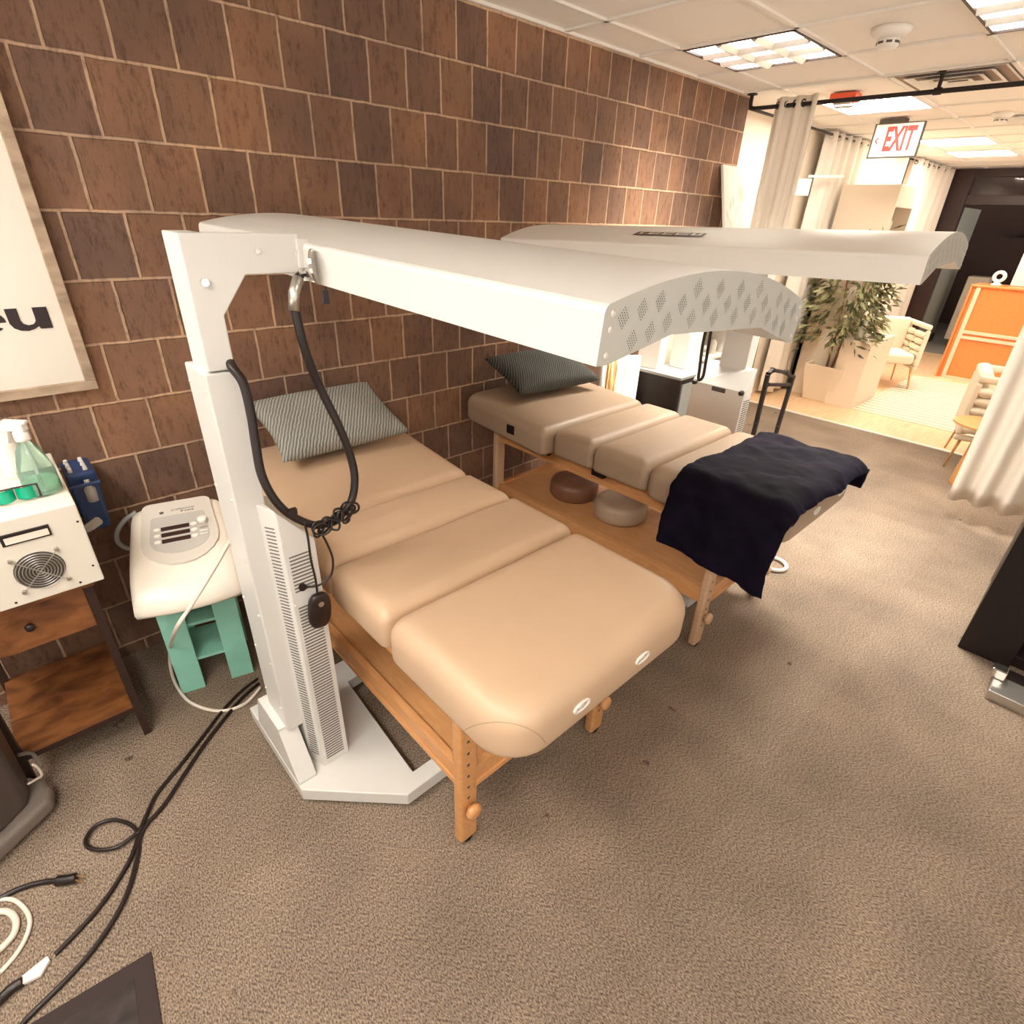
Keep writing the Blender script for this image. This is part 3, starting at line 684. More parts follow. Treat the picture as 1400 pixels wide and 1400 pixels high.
# ------------------------------------------------------------------ massage tables
def rrect(x0, x1, y0, y1, rad, ins, seg=7):
    # rad: (near-left, near-right, far-right, far-left)
    x0 += ins; x1 -= ins; y0 += ins; y1 -= ins; out = []
    cs = [((x0, y0), (1, 1), rad[0], PI), ((x1, y0), (-1, 1), rad[1], 1.5*PI), ((x1, y1), (-1, -1), rad[2], 0), ((x0, y1), (1, -1), rad[3], .5*PI)]
    for (c, sg, r0, a0) in cs:
        r = max(.004, min(r0-ins*.5, (x1-x0)/2-.001, (y1-y0)/2-.001)); cx = c[0]+sg[0]*r; cy = c[1]+sg[1]*r
        for k in range(seg+1):
            a = a0+.5*PI*k/seg; out.append((cx+r*math.cos(a), cy+r*math.sin(a)))
    return out
def pad(x0, x1, y0, y1, z0, z1, rad, er, m, name, parent, shear=None, dome=.006):
    rings = [(er*.35, z0)] + [(er*.35*(1-math.sin(k*PI/6)), z0+er*.35*(1-math.cos(k*PI/6))) for k in range(1, 4)]
    rings += [(0, z1-er)] + [(er*(1-math.cos(k*PI/12)), z1-er+er*math.sin(k*PI/12)) for k in range(1, 7)]
    w = min(x1-x0, y1-y0)/2
    for u in (.35, .6, .85): rings.append((er+(w-er)*u*.97, z1+dome*u))
    rings = [(w*.9, z0)] + rings
    vs = []; n = None
    for ins, z in rings:
        o = rrect(x0, x1, y0, y1, rad, ins); n = len(o)
        for p in o:
            zz = z
            if shear: zz += shear[1]*max(0, p[1]-shear[0])
            vs.append(Vector((p[0], p[1], zz)))
    b = MB(); m_ = len(rings)
    fs = [(i*n+k, i*n+(k+1) % n, (i+1)*n+(k+1) % n, (i+1)*n+k) for i in range(m_-1) for k in range(n)]
    fs += [tuple(range(n))[::-1], tuple(range((m_-1)*n, m_*n))]
    b.add(vs, fs)
    return b.build(name, m, parent, smooth=True)
def massage_table(label, x0, x1, lx0, lx1, ly, z1, seams, head, slope, m, mleg, headlift, stools=False):
    t = thing('massage_table', label, 'massage table', ((x0+x1)/2, ly+.7, 0))
    th = .145; z0 = z1-th
    ys = seams
    names = 'cushion'
    for i in range(len(ys)-1):
        a, c = ys[i], ys[i+1]
        last = i == len(ys)-2
        rad = (.13, .13, .05, .05) if i == 0 else ((.03, .03, .10, .10) if last else (.03,)*4)
        pad(x0-(.07 if stools and last else 0), x1, a+.002, c-.002, z0-(.02 if i == 0 else 0), z1, rad, .052 if i else .068, m, 'cushion', t, shear=(ys[-2], slope) if last else None)
    # plastic grip outlets on the foot end
    for fx in (.30, .62) if not stools else (.42, .76):
        x = x0+(x1-x0)*fx; g = MB(); 
        pr_ = [Vector((x+.030*math.cos(a*PI/8), ys[0]-.001, z0+.055+.014*math.sin(a*PI/8))) for a in range(17)]
        g.tube(pr_, .0045, 6, False); g.disc((x, ys[0]+.001, z0+.055), (0, -1, 0), .012, .002, 16)
        g.build('outlet_ring', M_nozzle, t, smooth=True)
    # legs with peg holes
    hy = head
    for (x, y) in ((lx0, ly), (lx1, ly), (lx0, hy), (lx1, hy)):
        l = MB(); l.box((x-.036, y-.020, .012), (x+.036, y+.020, z0-.03)); lg = l.build('leg', mleg, t, bevel=.012, seg=3)
        f = MB(); f.lathe([(.020, 0), (.022, .012)], (x, y, 0), 12); f.build('leg_foot', M_dark, lg)
        if y == ly:
            hh = MB()
            for k in range(9):
                hh.disc((x-.004, y-.0205, .13+.052*k), (0, -1, 0), .0055, .001, 10)
            hh.build('peg_hole', M_hole, lg)
        k_ = MB(); k_.lathe([(.010, 0), (.010, .012), (.026, .014), (.029, .024), (.024, .034), (.010, .037)], M=Matrix.Translation((x, y-.020, .185)) @ Matrix.Rotation(PI/2, 4, 'X'), n=18); k_.build('knob', mleg, lg, smooth=True)
    # apron rails
    def rail(a, c, zc, hh, w=.028, nm='rail'):
        r_ = MB(); a = Vector(a); c = Vector(c)
        r_.bar(a+Vector((0, 0, zc)), c+Vector((0, 0, zc)), w, hh)
        for dz in (hh*.30, hh*.42): r_.bar(a+Vector((0, 0, zc-dz)), c+Vector((0, 0, zc-dz)), w+.012, .012)
        r_.build(nm, M_beech, t, bevel=.002)
    zs = z0-.055
    rail((lx0, ly+.02, 0), (lx0, hy, 0), zs, .09); rail((lx1, ly+.02, 0), (lx1, hy, 0), zs, .09)
    rail((lx0+.02, hy, 0), (lx1-.02, hy, 0), zs, .09); rail((lx0+.02, ly, 0), (lx1-.02, ly, 0), zs, .09)
    # lower shelf box
    zl = .30
    rail((lx0, ly+.02, 0), (lx0, hy, 0), zl, .085, nm='lower_rail'); rail((lx1, ly+.02, 0), (lx1, hy, 0), zl, .085, nm='lower_rail')
    rail((lx0+.02, ly, 0), (lx1-.02, ly, 0), zl, .085, nm='lower_rail'); rail((lx0+.02, hy, 0), (lx1-.02, hy, 0), zl, .085, nm='lower_rail')
    sf = MB(); sf.box((lx0+.012, ly+.012, zl+.012), (lx1-.012, hy-.01, zl+.026)); sf.build('shelf', M_beechS, t)
    # black lift bracket under the back rest
    k_ = MB(); yb = ys[-2]+.12; hx_ = x0-(.07 if stools else 0); k_.box((hx_-.004, yb+.10, z0+.05+slope*.16), (hx_+.004, yb+.16, z0+.10+slope*.16)); k_.bar((x0+.03, yb-.08, z0-.012), (x0+.03, yb+.12, z0+.02), .02, .03); k_.build('lift_bracket', M_black, t, bevel=.003)
    k_ = MB(); k_.box((x0+.02, ys[2]-.07, z0-.03), (x0+.05, ys[2]+.01, z0+.002)); k_.build('hinge_bracket', M_black, t, bevel=.005)
    return t
T1 = massage_table('nearest massage table, tan vinyl top on a beech frame with a peg-hole leg in front', .605, 1.455, .688, 1.355, .877, .82, [.60, 1.155, 1.505, 1.80, 2.50], 2.35, .10, M_vinyl, M_beech, 0)
T2 = massage_table('farther massage table, taupe vinyl top with a navy blanket over its foot', 2.04, 2.87, 2.142, 2.774, .877, .88, [.60, 1.24, 1.56, 1.83, 2.52], 2.36, .06, M_vinyl2, M_beechL, 0, stools=True)
# corner seam of the near table cushion
from mathutils.bvhtree import BVHTree
ft = min([o for o in T1.children if o.name.startswith('cushion')], key=lambda o: min(v.co.y for v in o.data.vertices))
bv = BVHTree.FromPolygons([v.co.copy() for v in ft.data.vertices], [tuple(p.vertices) for p in ft.data.polygons])
sp_ = []
for px, py in ((631, 1000), (634, 992), (643, 986), (660, 981), (680, 979), (700, 981), (720, 987), (737, 997), (746, 1008), (749, 1022)):
    h_ = bv.ray_cast(EYE, ray(px, py+8).normalized())
    if h_[0]: sp_.append(h_[0]+h_[1]*.0004)
sp_ = spline(sp_, 4) if len(sp_) > 2 else []
b = MB(); b.tube(sp_ if len(sp_) > 2 else [Vector((.70, .62, .70)), Vector((.72, .62, .70))], .0014, 6); b.build('corner_seam', mat('seam_thread', (.45, .32, .21), .6), ft, smooth=True)
# pillows
def pillow(label, c, w, d, h, rz, rx, m, ry=0):
    M = Matrix.Translation(Vector(c)) @ Euler((rx, ry, rz)).to_matrix().to_4x4()
    b = MB()
    def fn(u, v, s):
        x = 2*u-1; y = 2*v-1
        e = max(0, (1-abs(x)**3.0))*max(0, (1-abs(y)**3.0)); z = s*h/2*(e**.42)
        k = 1-.07*(1-abs(x)**2)*(abs(y)**4); k2 = 1-.09*(1-abs(y)**2)*(abs(x)**4)
        return Vector((x*w/2*k2, y*d/2*k, z+.006*math.sin(x*5+y*3)*e))
    b.grid(lambda u, v: fn(u, v, 1), 41, 31); b.grid(lambda u, v: fn(1-u, v, -1), 41, 31)
    o = b.build('pillow', m, None, smooth=True, M=M)
    bm = bmesh.new(); bm.from_mesh(o.data); bmesh.ops.remove_doubles(bm, verts=bm.verts, dist=.0006); bmesh.ops.recalc_face_normals(bm, faces=bm.faces); bm.to_mesh(o.data); bm.free(); o.data.shade_smooth()
    return tag(o, label, 'pillow')
pillow('sage grey rippled pillow on the head of the nearest massage table', (1.06, 2.33, 1.005), .62, .40, .12, .0, .40, M_pillow)
pillow('dark slate rippled pillow on the head of the farther massage table', (2.46, 2.32, 1.03), .64, .38, .12, -.10, .34, M_pillow2)

# blanket over the foot of table 2
rnd = random.Random(11)
x0, x1, zt = 2.06, 2.885, .89
Ltop = x1-x0; hl = .36; hr = .10; tot = hl+Ltop+hr
def bl(u, v):
    s = u*tot; e = .05
    y = .585+.50*v
    lw = hl*(.84+.13*(1-v))   # hang is longer near the foot corner
    if s < hl:
        d = (hl-s)/hl*lw; x = x0-.024-.03*math.sin(d*7)*(1-v*.5)-.02*v*d/hl; z = zt-.026-d
        x -= .012*math.sin(v*13+1)*d/hl
        x += .024*max(0, 1-d/.03)**2
    elif s > hl+Ltop:
        d = s-hl-Ltop; x = x1+.014+.012*math.sin(v*15); z = zt-.04-d
    else:
        x = x0+(s-hl); f = (x-x0)/Ltop; ed = min(f, 1-f)*Ltop
        z = zt+.006 - .032*max(0, 1-ed/.05)**2
        z += .006*(math.sin(x*23+y*17)+math.sin(x*41-y*29+1.3)*.6)*.5+.004
        if y < .66: z -= (.66-y)**2*7
    if s > hl*1.5: y -= 0.0
    y += .006*math.sin(s*14)+.012*math.sin(s*4+1)
    return Vector((x, y, z))
b = MB(); b.grid(bl, 110, 44)
o = b.build('blanket', M_velvet, None, smooth=True, solid=.008)
tex = bpy.data.textures.new('wrinkle', 'CLOUDS'); tex.noise_scale = .085
q = o.modifiers.new('d', 'DISPLACE'); q.texture = tex; q.strength = .022; q.mid_level = .3; q.texture_coords = 'GLOBAL'
tag(o, 'dark navy velvet blanket draped over the foot of the farther massage table', 'blanket')

# stools / bolsters stored under table 2
def roundpad(label, c, r, h, m):
    b = MB(); b.lathe([(r*.9, 0), (r, .02), (r, h-.03), (r*.93, h-.008), (r*.8, h), (.001, h+.004)], c, 32)
    return tag(b.build('round_cushion', m, None, smooth=True), label, 'cushion')
roundpad('round tan cushion on the shelf of the farther table, nearer the blanket', (2.42, 1.60, .328), .155, .11, M_vinyl2)
roundpad('round brown cushion on the shelf of the farther table, nearer the wall', (2.42, 1.96, .328), .15, .11, mat('brown_vinyl', (.20, .09, .05), .4))
# white hose loop on the floor behind table 2
b = MB(); c = Vector((3.16, .93, .014)); b.tube([c+Vector((.075*math.cos(a*PI/12), .075*math.sin(a*PI/12), 0)) for a in range(25)], .012, 8, False)
tag(b.build('hose_loop', M_cord, None, smooth=True), 'white hose loop on the carpet beside the farther table leg', 'hose')

# ------------------------------------------------------------------ left side: poster, desk, devices
t = thing('poster', 'large white poster in a weathered wooden frame on the block wall', 'poster', (0, WY, 1.6))
br_ = atY(135, 531, WY-.03); fy0, fy1 = WY-.035, WY-.002; xr = br_.x; zb = br_.z; xl = xr-.95; ztp = zb+1.18; fw = .033
b = MB()
for a, c in (((xr-fw, zb+fw), (xr, ztp-fw)), ((xl, zb+fw), (xl+fw, ztp-fw)), ((xl, zb), (xr, zb+fw)), ((xl, ztp-fw), (xr, ztp))): b.box((a[0], fy0, a[1]), (c[0], fy1, c[1]))
b.build('frame', M_frameW, t, bevel=.002)
b = MB(); b.box((xl+fw, WY-.018, zb+fw), (xr-fw, WY-.010, ztp-fw)); pp = b.build('print', M_poster, t)
p1 = atY(66, 419, WY-.019); p2 = atY(73, 448, WY-.019); p0 = atY(4, 421, WY-.019)
MY = Matrix(((1, 0, 0, 0), (0, 0, -1, 0), (0, 1, 0, 0), (0, 0, 0, 1)))
hx = p1.z-p2.z
p3 = atY(62, 417, WY-.019); uw = p2.x-p0.x
U = [(0, 1), (.29, 1), (.29, .44), (.33, .28), (.44, .20), (.56, .24), (.63, .36), (.645, .52), (.645, 1), (1, 1), (1, 0), (.70, 0), (.67, .12), (.55, .01), (.40, -.06), (.22, -.03), (.08, .10), (.01, .32)]
def glyph(pts, x0_, w_, name):
    bm = bmesh.new(); f = bm.faces.new([bm.verts.new((x0_+p[0]*w_, WY-.0190, p2.z+p[1]*hx)) for p in pts]); bm.normal_update()
    if f.normal.y > 0: f.normal_flip()
    bmesh.ops.triangulate(bm, faces=[f]); r_ = bmesh.ops.extrude_face_region(bm, geom=bm.faces[:])
    for v in [g for g in r_['geom'] if isinstance(g, bmesh.types.BMVert)]: v.co.y -= .0008
    bmesh.ops.recalc_face_normals(bm, faces=bm.faces)
    me = bpy.data.meshes.new(name); bm.to_mesh(me); bm.free(); me.materials.append(M_ink); return reg(bpy.data.objects.new(name, me), t)
glyph(U, p0.x, uw, 'letter_u')
E_ = [(.5+.52*math.cos(a), .47+.53*math.sin(a)) for a in [i*PI/14 for i in range(0, 26)]]
E_ += [(.5+.24*math.cos(a), .47+.30*math.sin(a)) for a in [i*PI/14 for i in range(25, 13, -1)]] + [(.26, .40), (1.02, .40)]
E2 = [(1.02, .40)] + [(.5+.52*math.cos(i*PI/14), .47+.53*math.sin(i*PI/14)) for i in range(0, 26)] + [(.5+.24*math.cos(i*PI/14), .47+.28*math.sin(i*PI/14)) for i in range(25, 15, -1)] + [(.27, .40)]
glyph(E2, p0.x-uw*1.04, uw*.97, 'letter_e')
b = MB(); cc = Vector((p0.x-.235, WY-.0185, p0.z+.29)); R0 = .215
b.add([cc+Vector(((R0+d)*math.cos(a*PI/32), -e, (R0+d)*math.sin(a*PI/32))) for a in range(64) for d, e in ((-.012, 0), (.012, 0))], [(2*i, 2*i+1, (2*i+3) % 128, (2*i+2) % 128) for i in range(64)])
b.build('ring', M_ring, t)

# desk / side table with drawer
DX0, DX1, DY0, DY1, DZ = -.36, .018, 2.03, 2.50, .745
t = thing('side_table', 'rustic brown side table with one drawer and a lower shelf', 'side table', (-.17, 2.27, 0))
b = MB(); b.box((DX0-.01, DY0-.012, DZ-.022), (DX1+.006, DY1, DZ)); b.build('tabletop', M_rust, t, bevel=.002)
for x in (DX0+.012, DX1-.014):
    for y in (DY0+.014, DY1-.014):
        b = MB(); b.box((x-.0125, y-.0125, 0), (x+.0125, y+.0125, DZ-.022)); b.build('leg', M_brown, t)
b = MB(); b.box((DX0+.026, DY0+.012, DZ-.19), (DX1-.028, DY1-.02, DZ-.024)); dr = b.build('drawer', M_rust, t, bevel=.002)
b = MB(); b.lathe([(.006, 0), (.007, .014), (.014, .018), (.012, .028), (.003, .030)], M=Matrix.Translation(((DX0+DX1)/2, DY0+.012, DZ-.10)) @ Matrix.Rotation(PI/2, 4, 'X'), n=16); b.build('knob', M_dark, dr, smooth=True)
b = MB(); b.box((DX0+.01, DY0+.004, .155), (DX1-.01, DY1-.01, .172)); b.build('shelf', M_rust, t)
b = MB(); b.box((DX0+.01, DY0+.004, .132), (DX1-.01, DY0+.022, .154)); b.box((DX0+.01, DY1-.03, .132), (DX1-.01, DY1-.012, .154)); b.build('shelf_rail', M_brown, t)

# cream control box on the table
BX0, BX1, BY0, BY1, BZ0, BZ1 = -.42, .053, 1.985, 2.50, DZ+.006, 1.035
t = thing('control_box', 'cream metal box with a fan grille and small window, on the rustic side table', 'control box', (-.18, 2.2, DZ))
b = MB(); b.box((BX0, BY0, BZ0), (BX1, BY1, BZ1)); b.build('case', M_cream, t, bevel=.004)
for x in (BX0+.05, BX1-.06):
    b = MB(); b.lathe([(.012, 0), (.012, .006)], (x, 2.2, DZ), 10); b.build('foot', M_dark, t)
q0 = atY(4, 736, BY0); q1 = atY(65, 728, BY0)
b = MB(); cx, cz = (q0.x+q1.x)/2, (q0.z+q1.z)/2
b.box((cx-.058, BY0-.006, cz-.018), (cx+.058, BY0+.001, cz+.018)); fr = b.build('window_frame', M_dark, t, bevel=.001)
b = MB(); b.box((cx-.050, BY0-.0068, cz-.013), (cx+.053, BY0-.006, cz+.008)); b.build('screen', M_shellw, fr)
fc = atY(55, 779, BY0)
b = MB(); b.disc((fc.x, BY0-.0005, fc.z), (0, -1, 0), .062, .0012, 32); fan = b.build('fan_opening', M_hole, t)
b = MB()
for r_ in (.010, .018, .026, .034, .042, .050, .058): b.tube([(fc.x+r_*math.cos(a*PI/18), BY0-.009, fc.z+r_*math.sin(a*PI/18)) for a in range(37)], .0014, 5, False)
b.build('grille_ring', M_steel, fan, smooth=True)
b = MB()
for a in (PI/4, -PI/4):
    d = Vector((math.cos(a), 0, math.sin(a)))*.078; c0 = Vector((fc.x, BY0-.011, fc.z)); b.tube([c0-d, c0+d], .0016, 5)
    for sg in (-1, 1): b.disc(c0+sg*d+Vector((0, .011, 0)), (0, -1, 0), .006, .013, 10)
b.build('grille_arm', M_steel, fan)
b = MB()
for px, py in ((106, 713), (127, 773), (110, 796), (22, 824)): q = atY(px, py, BY0); b.disc((q.x, BY0, q.z), (0, -1, 0), .0035, .002, 8)
b.build('screw', M_dark, t)

def spray(label, c, h, r, body, m_n, tilt=0, redcap=False, mcap=None, nz=.8):
    t = thing('spray_bottle', label, 'spray bottle', c)
    b = MB(); b.lathe([(r*.92, 0), (r, .008), (r*.98, h*.35), (r*.62, h*.68), (r*.34, h*.78), (r*.34, h*.84)], c, 28); b.build('bottle', body, t, smooth=True)
    if body is M_plast:
        b = MB(); b.lathe([(r*.86, .006), (r*.93, .012), (r*.93, h*.30), (.001, h*.30)], c, 24); b.build('liquid', M_liq, t, smooth=True)
        b = MB(); b.tube([Vector(c)+Vector((0, 0, .01)), Vector(c)+Vector((0, 0, h*.8))], .0035, 6); b.build('dip_tube', M_nozzle, t)
    z = c[2]+h*.82
    b = MB(); b.lathe([(r*.40, 0), (r*.42, .006), (r*.40, .028), (r*.28, .032)], (c[0], c[1], z), 20); b.build('collar', m_n, t, smooth=True)
    b = MB(); M = Matrix.Translation((c[0], c[1], z+.030)) @ Matrix.Rotation(nz, 4, 'Z')
    b.prism([(-.020, -.013), (.052, -.010), (.052, .010), (-.020, .013)], 0, .024, M); b.prism([(-.030, -.009), (.040, -.007), (.040, .007), (-.030, .009)], .023, .034, M)
    hd = b.build('head', m_n, t, bevel=.004)
    b = MB(); b.bar(M @ Vector((.035, 0, .002)), M @ Vector((.048, 0, -.040)), .012, .006); b.build('trigger', m_n, t, bevel=.002)
    if mcap:
        b = MB(); b.lathe([(.009, 0), (.009, .012)], M=M @ Matrix.Translation((.050, 0, .012)) @ Matrix.Rotation(PI/2, 4, 'Y'), n=12); b.build('nozzle', mcap, hd)
    return t
spray('clear green spray bottle half full, standing on the cream control box', (-.004, 2.135, BZ1+.001), .21, .048, M_plast, M_nozzle, nz=2.4)
spray('white spray bottle with an orange cap, behind the clear green bottle', (-.052, 2.33, BZ1+.001), .24, .036, M_nozzle, M_nozzle, nz=2.2, mcap=mat('orange_cap', (.85, .16, .05), .4))
# green goggles
t = thing('safety_goggles', 'green safety goggles with black arms on the cream control box', 'goggles', (-.075, 2.10, BZ1))
for i, x in enumerate((-.10, -.045)):
    b = MB(); b.grid(lambda u, v: Vector((x+(u-.5)*.052, 2.085+.012*(u-.5)**2*8, BZ1+.006+v*.04)), 9, 6); b.build('lens', M_goggle, t, smooth=True, solid=.003)
b = MB(); b.tube([(-.13, 2.088, BZ1+.05), (-.072, 2.083, BZ1+.052), (-.016, 2.088, BZ1+.05), (-.016, 2.088, BZ1+.008)], .003, 6); b.build('frame', M_dark, t)
for x in (-.13, -.016):
    b = MB(); b.tube(spline([(x, 2.09, BZ1+.045), (x-.004, 2.13, BZ1+.035), (x-.02, 2.20, BZ1+.010)], 4), .0032, 6); b.build('arm', M_dark, t)
# blue tool box hanging behind
q = atY(110, 640, 2.50); q2 = atY(125, 720, 2.50)
t = thing('blue_bin', 'dark blue plastic bin with clear flasks, between the cream box and the wall', 'bin', (q.x, 2.50, .62))
bx0, bx1 = BX1+.012, BX1+.105
b = MB(); z0_, z1_ = atY(120, 722, 2.46).z, atY(105, 640, 2.46).z
vs = [(bx0+.01, 2.42, z0_), (bx1-.01, 2.42, z0_), (bx1-.01, 2.56, z0_), (bx0+.01, 2.56, z0_), (bx0-.0, 2.40, z1_), (bx1, 2.40, z1_), (bx1, 2.568, z1_), (bx0, 2.568, z1_)]
b.add(vs, [(0,3,2,1),(4,5,6,7),(0,1,5,4),(1,2,6,5),(2,3,7,6),(3,0,4,7)]); b.build('body', M_blue, t, bevel=.012, seg=3)
b = MB()
for i in range(2):
    for j in range(3): b.disc((bx0+.02+i*.045, 2.43+j*.05, z1_), (0, 0, 1), .008, .014, 8, .006)
b.build('stud', M_nozzle, t)
b = MB(); b.lathe([(.018, 0), (.018, .05), (.009, .062), (.009, .085)], (bx0+.055, 2.388, z1_-.11), 14); b.build('flask', M_clear, t, smooth=True)
b = MB(); b.bar((bx0+.0, 2.38, z1_-.04), (bx1+.0, 2.38, z1_-.04), .01, .012); b.build('handle', M_blue, t, bevel=.003)
b = MB(); q = atY(137, 745, 2.30); b.lathe([(.008, 0), (.016, .015), (.016, .06), (.010, .066)], M=Matrix.Translation((BX1+.002, 2.28, .80)) @ Matrix.Rotation(1.1, 4, 'Y'), n=14)
tag(b.build('clear_bottle', M_clear, None, smooth=True), 'small clear bottle poking out between the cream box and the wall', 'bottle')

# ivory console on teal stool
def bez(p, n=7):
    return spline([Vector((*q, 0)) for q in p], n)
t = thing('control_console', 'ivory plastic console with a grey key panel, on the teal stool', 'console', (.28, 2.3, .47))
CZ = .548
MCN = Matrix.Translation((.098, 1.995, 0)) @ Matrix.Rotation(math.radians(-14), 4, 'Z') @ Matrix.Translation((-.095, -2.005, 0))
zt_b, zt_f = .72, .60   # sloping top, back to front
def topz(x, y): return .655+(y-2.0)*.235
def conring(k, zoff, ins):
    out = []
    x0, x1, y0, y1 = .095+ins, .445-ins, 2.005+ins, 2.475-ins
    pts = []
    n = 12
    # front edge (bulged), right side, back (arched), left side
    for i in range(n+1): u = i/n; pts.append((x0+(x1-x0)*u, y0+.0-.020*math.sin(PI*u)))
    for i in range(1, n): u = i/n; pts.append((x1-.012*u**2, y0+(y1-.06-y0)*u))
    xa, xb = x1-.012, x0+.012
    for i in range(n+1): u = i/n; a = PI*u; pts.append(((xa+xb)/2+(xa-xb)/2*math.copysign(abs(math.cos(a))**.6, math.cos(a)), y1-.06+.06*math.sin(a)**.6))
    for i in range(1, n): u = i/n; pts.append((x0+.012*(1-u)**2, y1-.06-(y1-.06-y0)*u))
    return pts
rings = []
for zoff, ins in ((0, .012), (0, 0)): rings.append([Vector((p[0], p[1], CZ)) for p in conring(0, 0, ins)])
def front(y): return max(0, min(1, (2.13-y)/.14))
for k, (drop, ins) in enumerate(((.035, -.004), (.018, 0), (.006, .008), (0, .022), (-.004, .06), (-.006, .12))):
    rings.append([Vector((p[0], p[1], topz(p[0], p[1])-drop-.062*front(p[1])**2)) for p in conring(0, 0, ins)])
b = MB(); n = len(rings[0]); vs = [v for r_ in rings for v in r_]; m_ = len(rings)
b.add(vs, [(i*n+k, i*n+(k+1) % n, (i+1)*n+(k+1) % n, (i+1)*n+k) for i in range(m_-1) for k in range(n)]+[tuple(range(n))[::-1], tuple(range((m_-1)*n, m_*n))])
shell = b.build('housing', M_shellw, t, smooth=True, M=MCN)
# panel: lies on sloping top
slope = math.atan(.235); MP = MCN @ Matrix.Translation((.272, 2.275, topz(0, 2.275)+.0090)) @ Matrix.Rotation(slope, 4, 'X')
def shield(w, h_, n=10, r=.03):
    out = []
    for k in range(n+1): a = PI+PI*k/n; out.append((w/2*math.cos(a), -h_*.12+h_*.38*math.sin(a)))
    for cx, a0 in ((w/2*.92-r, 0), (-w/2*.92+r, PI/2)):
        for k in range(5): a = a0+PI/2*k/4; out.append((cx+r*math.cos(a), h_/2-r+r*math.sin(a)+.01*(1-abs(cx)/w)))
    return out
b = MB(); b.prism(shield(.265, .37), -.008, .002, MP); pn = b.build('key_panel', M_panel, t, bevel=.001)
MP2 = MP @ Matrix.Translation((.0, -.018, .002))
b = MB(); b.prism(shield(.205, .22, r=.012), 0, .0015, MP2); b.build('inner_panel', M_panel2, pn)
for i in range(3):
    y = .038-.036*i; b = MB(); b.box((-.062, y-.011, .0015), (.035, y+.011, .003), MP2); b.build('display', M_lcd, pn)
    for x in (-.076, .050):
        b = MB(); b.prism([(x+.011*math.cos(a*PI/8), y+.009*math.sin(a*PI/8)) for a in range(16)], .0015, .005, MP2); b.build('key', M_nozzle, pn)
b = MB(); b.lathe([(.018, .0015), (.018, .016), (.014, .019)], M=MP2 @ Matrix.Translation((.083, .046, 0)), n=20); b.build('dial', M_nozzle, pn, smooth=True)
for i in range(3):
    b = MB(); b.box((.068, .008-.020*i-.003, .0015), (.096, .008-.020*i+.003, .004), MP2); b.build('small_key', M_steel if i == 0 else M_nozzle, pn)
text('lettering', 'professional', M_hole, pn, MP @ Matrix.Translation((.02, .132, .0024)), .017, 1, 0, .0002)
text('lettering', 'IP series', M_hole, pn, MP @ Matrix.Translation((.035, .116, .0024)), .014, 1, .0004, .0002)
b = MB(); b.prism([(-.055+.008*math.cos(a*PI/8),   .124+.008*math.sin(a*PI/8)) for a in range(16)], .002, .0026, MP); b.build('emblem', M_hole, pn)
# side handle ring
b = MB(); hp = [atY(px, py, 2.44) for px, py in ((186, 700), (170, 712), (160, 728), (162, 742), (175, 750), (188, 750))]
b.tube(spline(hp, 5), .0095, 8); b.build('side_handle', mat('grey_handle', (.38, .40, .39), .45), t, smooth=True)
# power lead of the console
b = MB(); pts = [atY(318, 732, 1.93), atY(300, 765, 1.90), atY(282, 795, 1.86), atY(260, 830, 1.84), atY(240, 862, 1.86), atZ(232, 895, .12), atZ(238, 930, .03), atZ(260, 960, .008), atZ(300, 972, .008), atZ(335, 962, .008), atZ(356, 940, .008)]
b.tube(spline(pts, 6), .0068, 8); b.build('power_lead', M_cord, t, smooth=True)

t = thing('stool', 'low teal painted wooden stool under the ivory console', 'stool', (.3, 2.25, 0))
MS = MCN
for x0_, x1_ in ((.118, .208), (.312, .402)):
    b = MB(); b.box((x0_, 2.187, 0), (x1_, 2.205, .528)); b.build('leg', M_teal, t, bevel=.001, M=MS)
    b = MB(); b.box((x0_, 2.42, 0), (x1_, 2.438, .528)); b.build('leg', M_teal, t, bevel=.001, M=MS)
b = MB(); b.box((.110, 2.17, .528), (.41, 2.45, .546)); b.build('seat', M_teal, t, bevel=.002, M=MS)
for z in (.155, .335):
    b = MB(); b.box((.122, 2.205, z-.014), (.398, 2.42, z)); b.build('shelf', M_teal, t, M=MS)

# ------------------------------------------------------------------ floor items
def lead(name, label, px, r, m, cat='cord', z=None, parent=None):
    pts = [atZ(a, c, (r if z is None else z)) for a, c in px]
    b = MB(); b.tube(spline(pts, 7), r, 8); o = b.build(name, m, parent, smooth=True)
    if label: tag(o, label, cat)
    return o
t = thing('power_cable', 'black power cord with a loop and a white tag near its end on the carpet', 'power cord', atZ(190, 1150, 0))
lead('cord', None, [(352, 928), (330, 945), (304, 972), (275, 1010), (245, 1048), (215, 1085), (200, 1115), (190, 1140), (184, 1160), (170, 1190), (140, 1235), (105, 1275), (75, 1305)], .0068, M_dark, parent=t)
lead('cord_loop', None, [(190, 1140), (178, 1127), (155, 1121), (132, 1128), (118, 1145), (120, 1158), (138, 1162), (160, 1158), (182, 1143), (196, 1130)], .0062, M_dark, z=.014, parent=t)
b = MB(); a0 = atZ(68, 1312, 0); a1 = atZ(31, 1344, 0); d = (a1-a0).normalized(); n_ = Vector((-d.y, d.x, 0))
b.prism([(a0-n_*.006)[:2], (a0+n_*.010)[:2], (a0+d*.03+n_*.030)[:2], (a1+n_*.012)[:2], (a1-n_*.010)[:2]], .004, .014); b.build('tag', M_nozzle, t, bevel=.001)
lead('plug_end', None, [(31, 1342), (15, 1352), (-5, 1372)], .013, M_dark, parent=t)
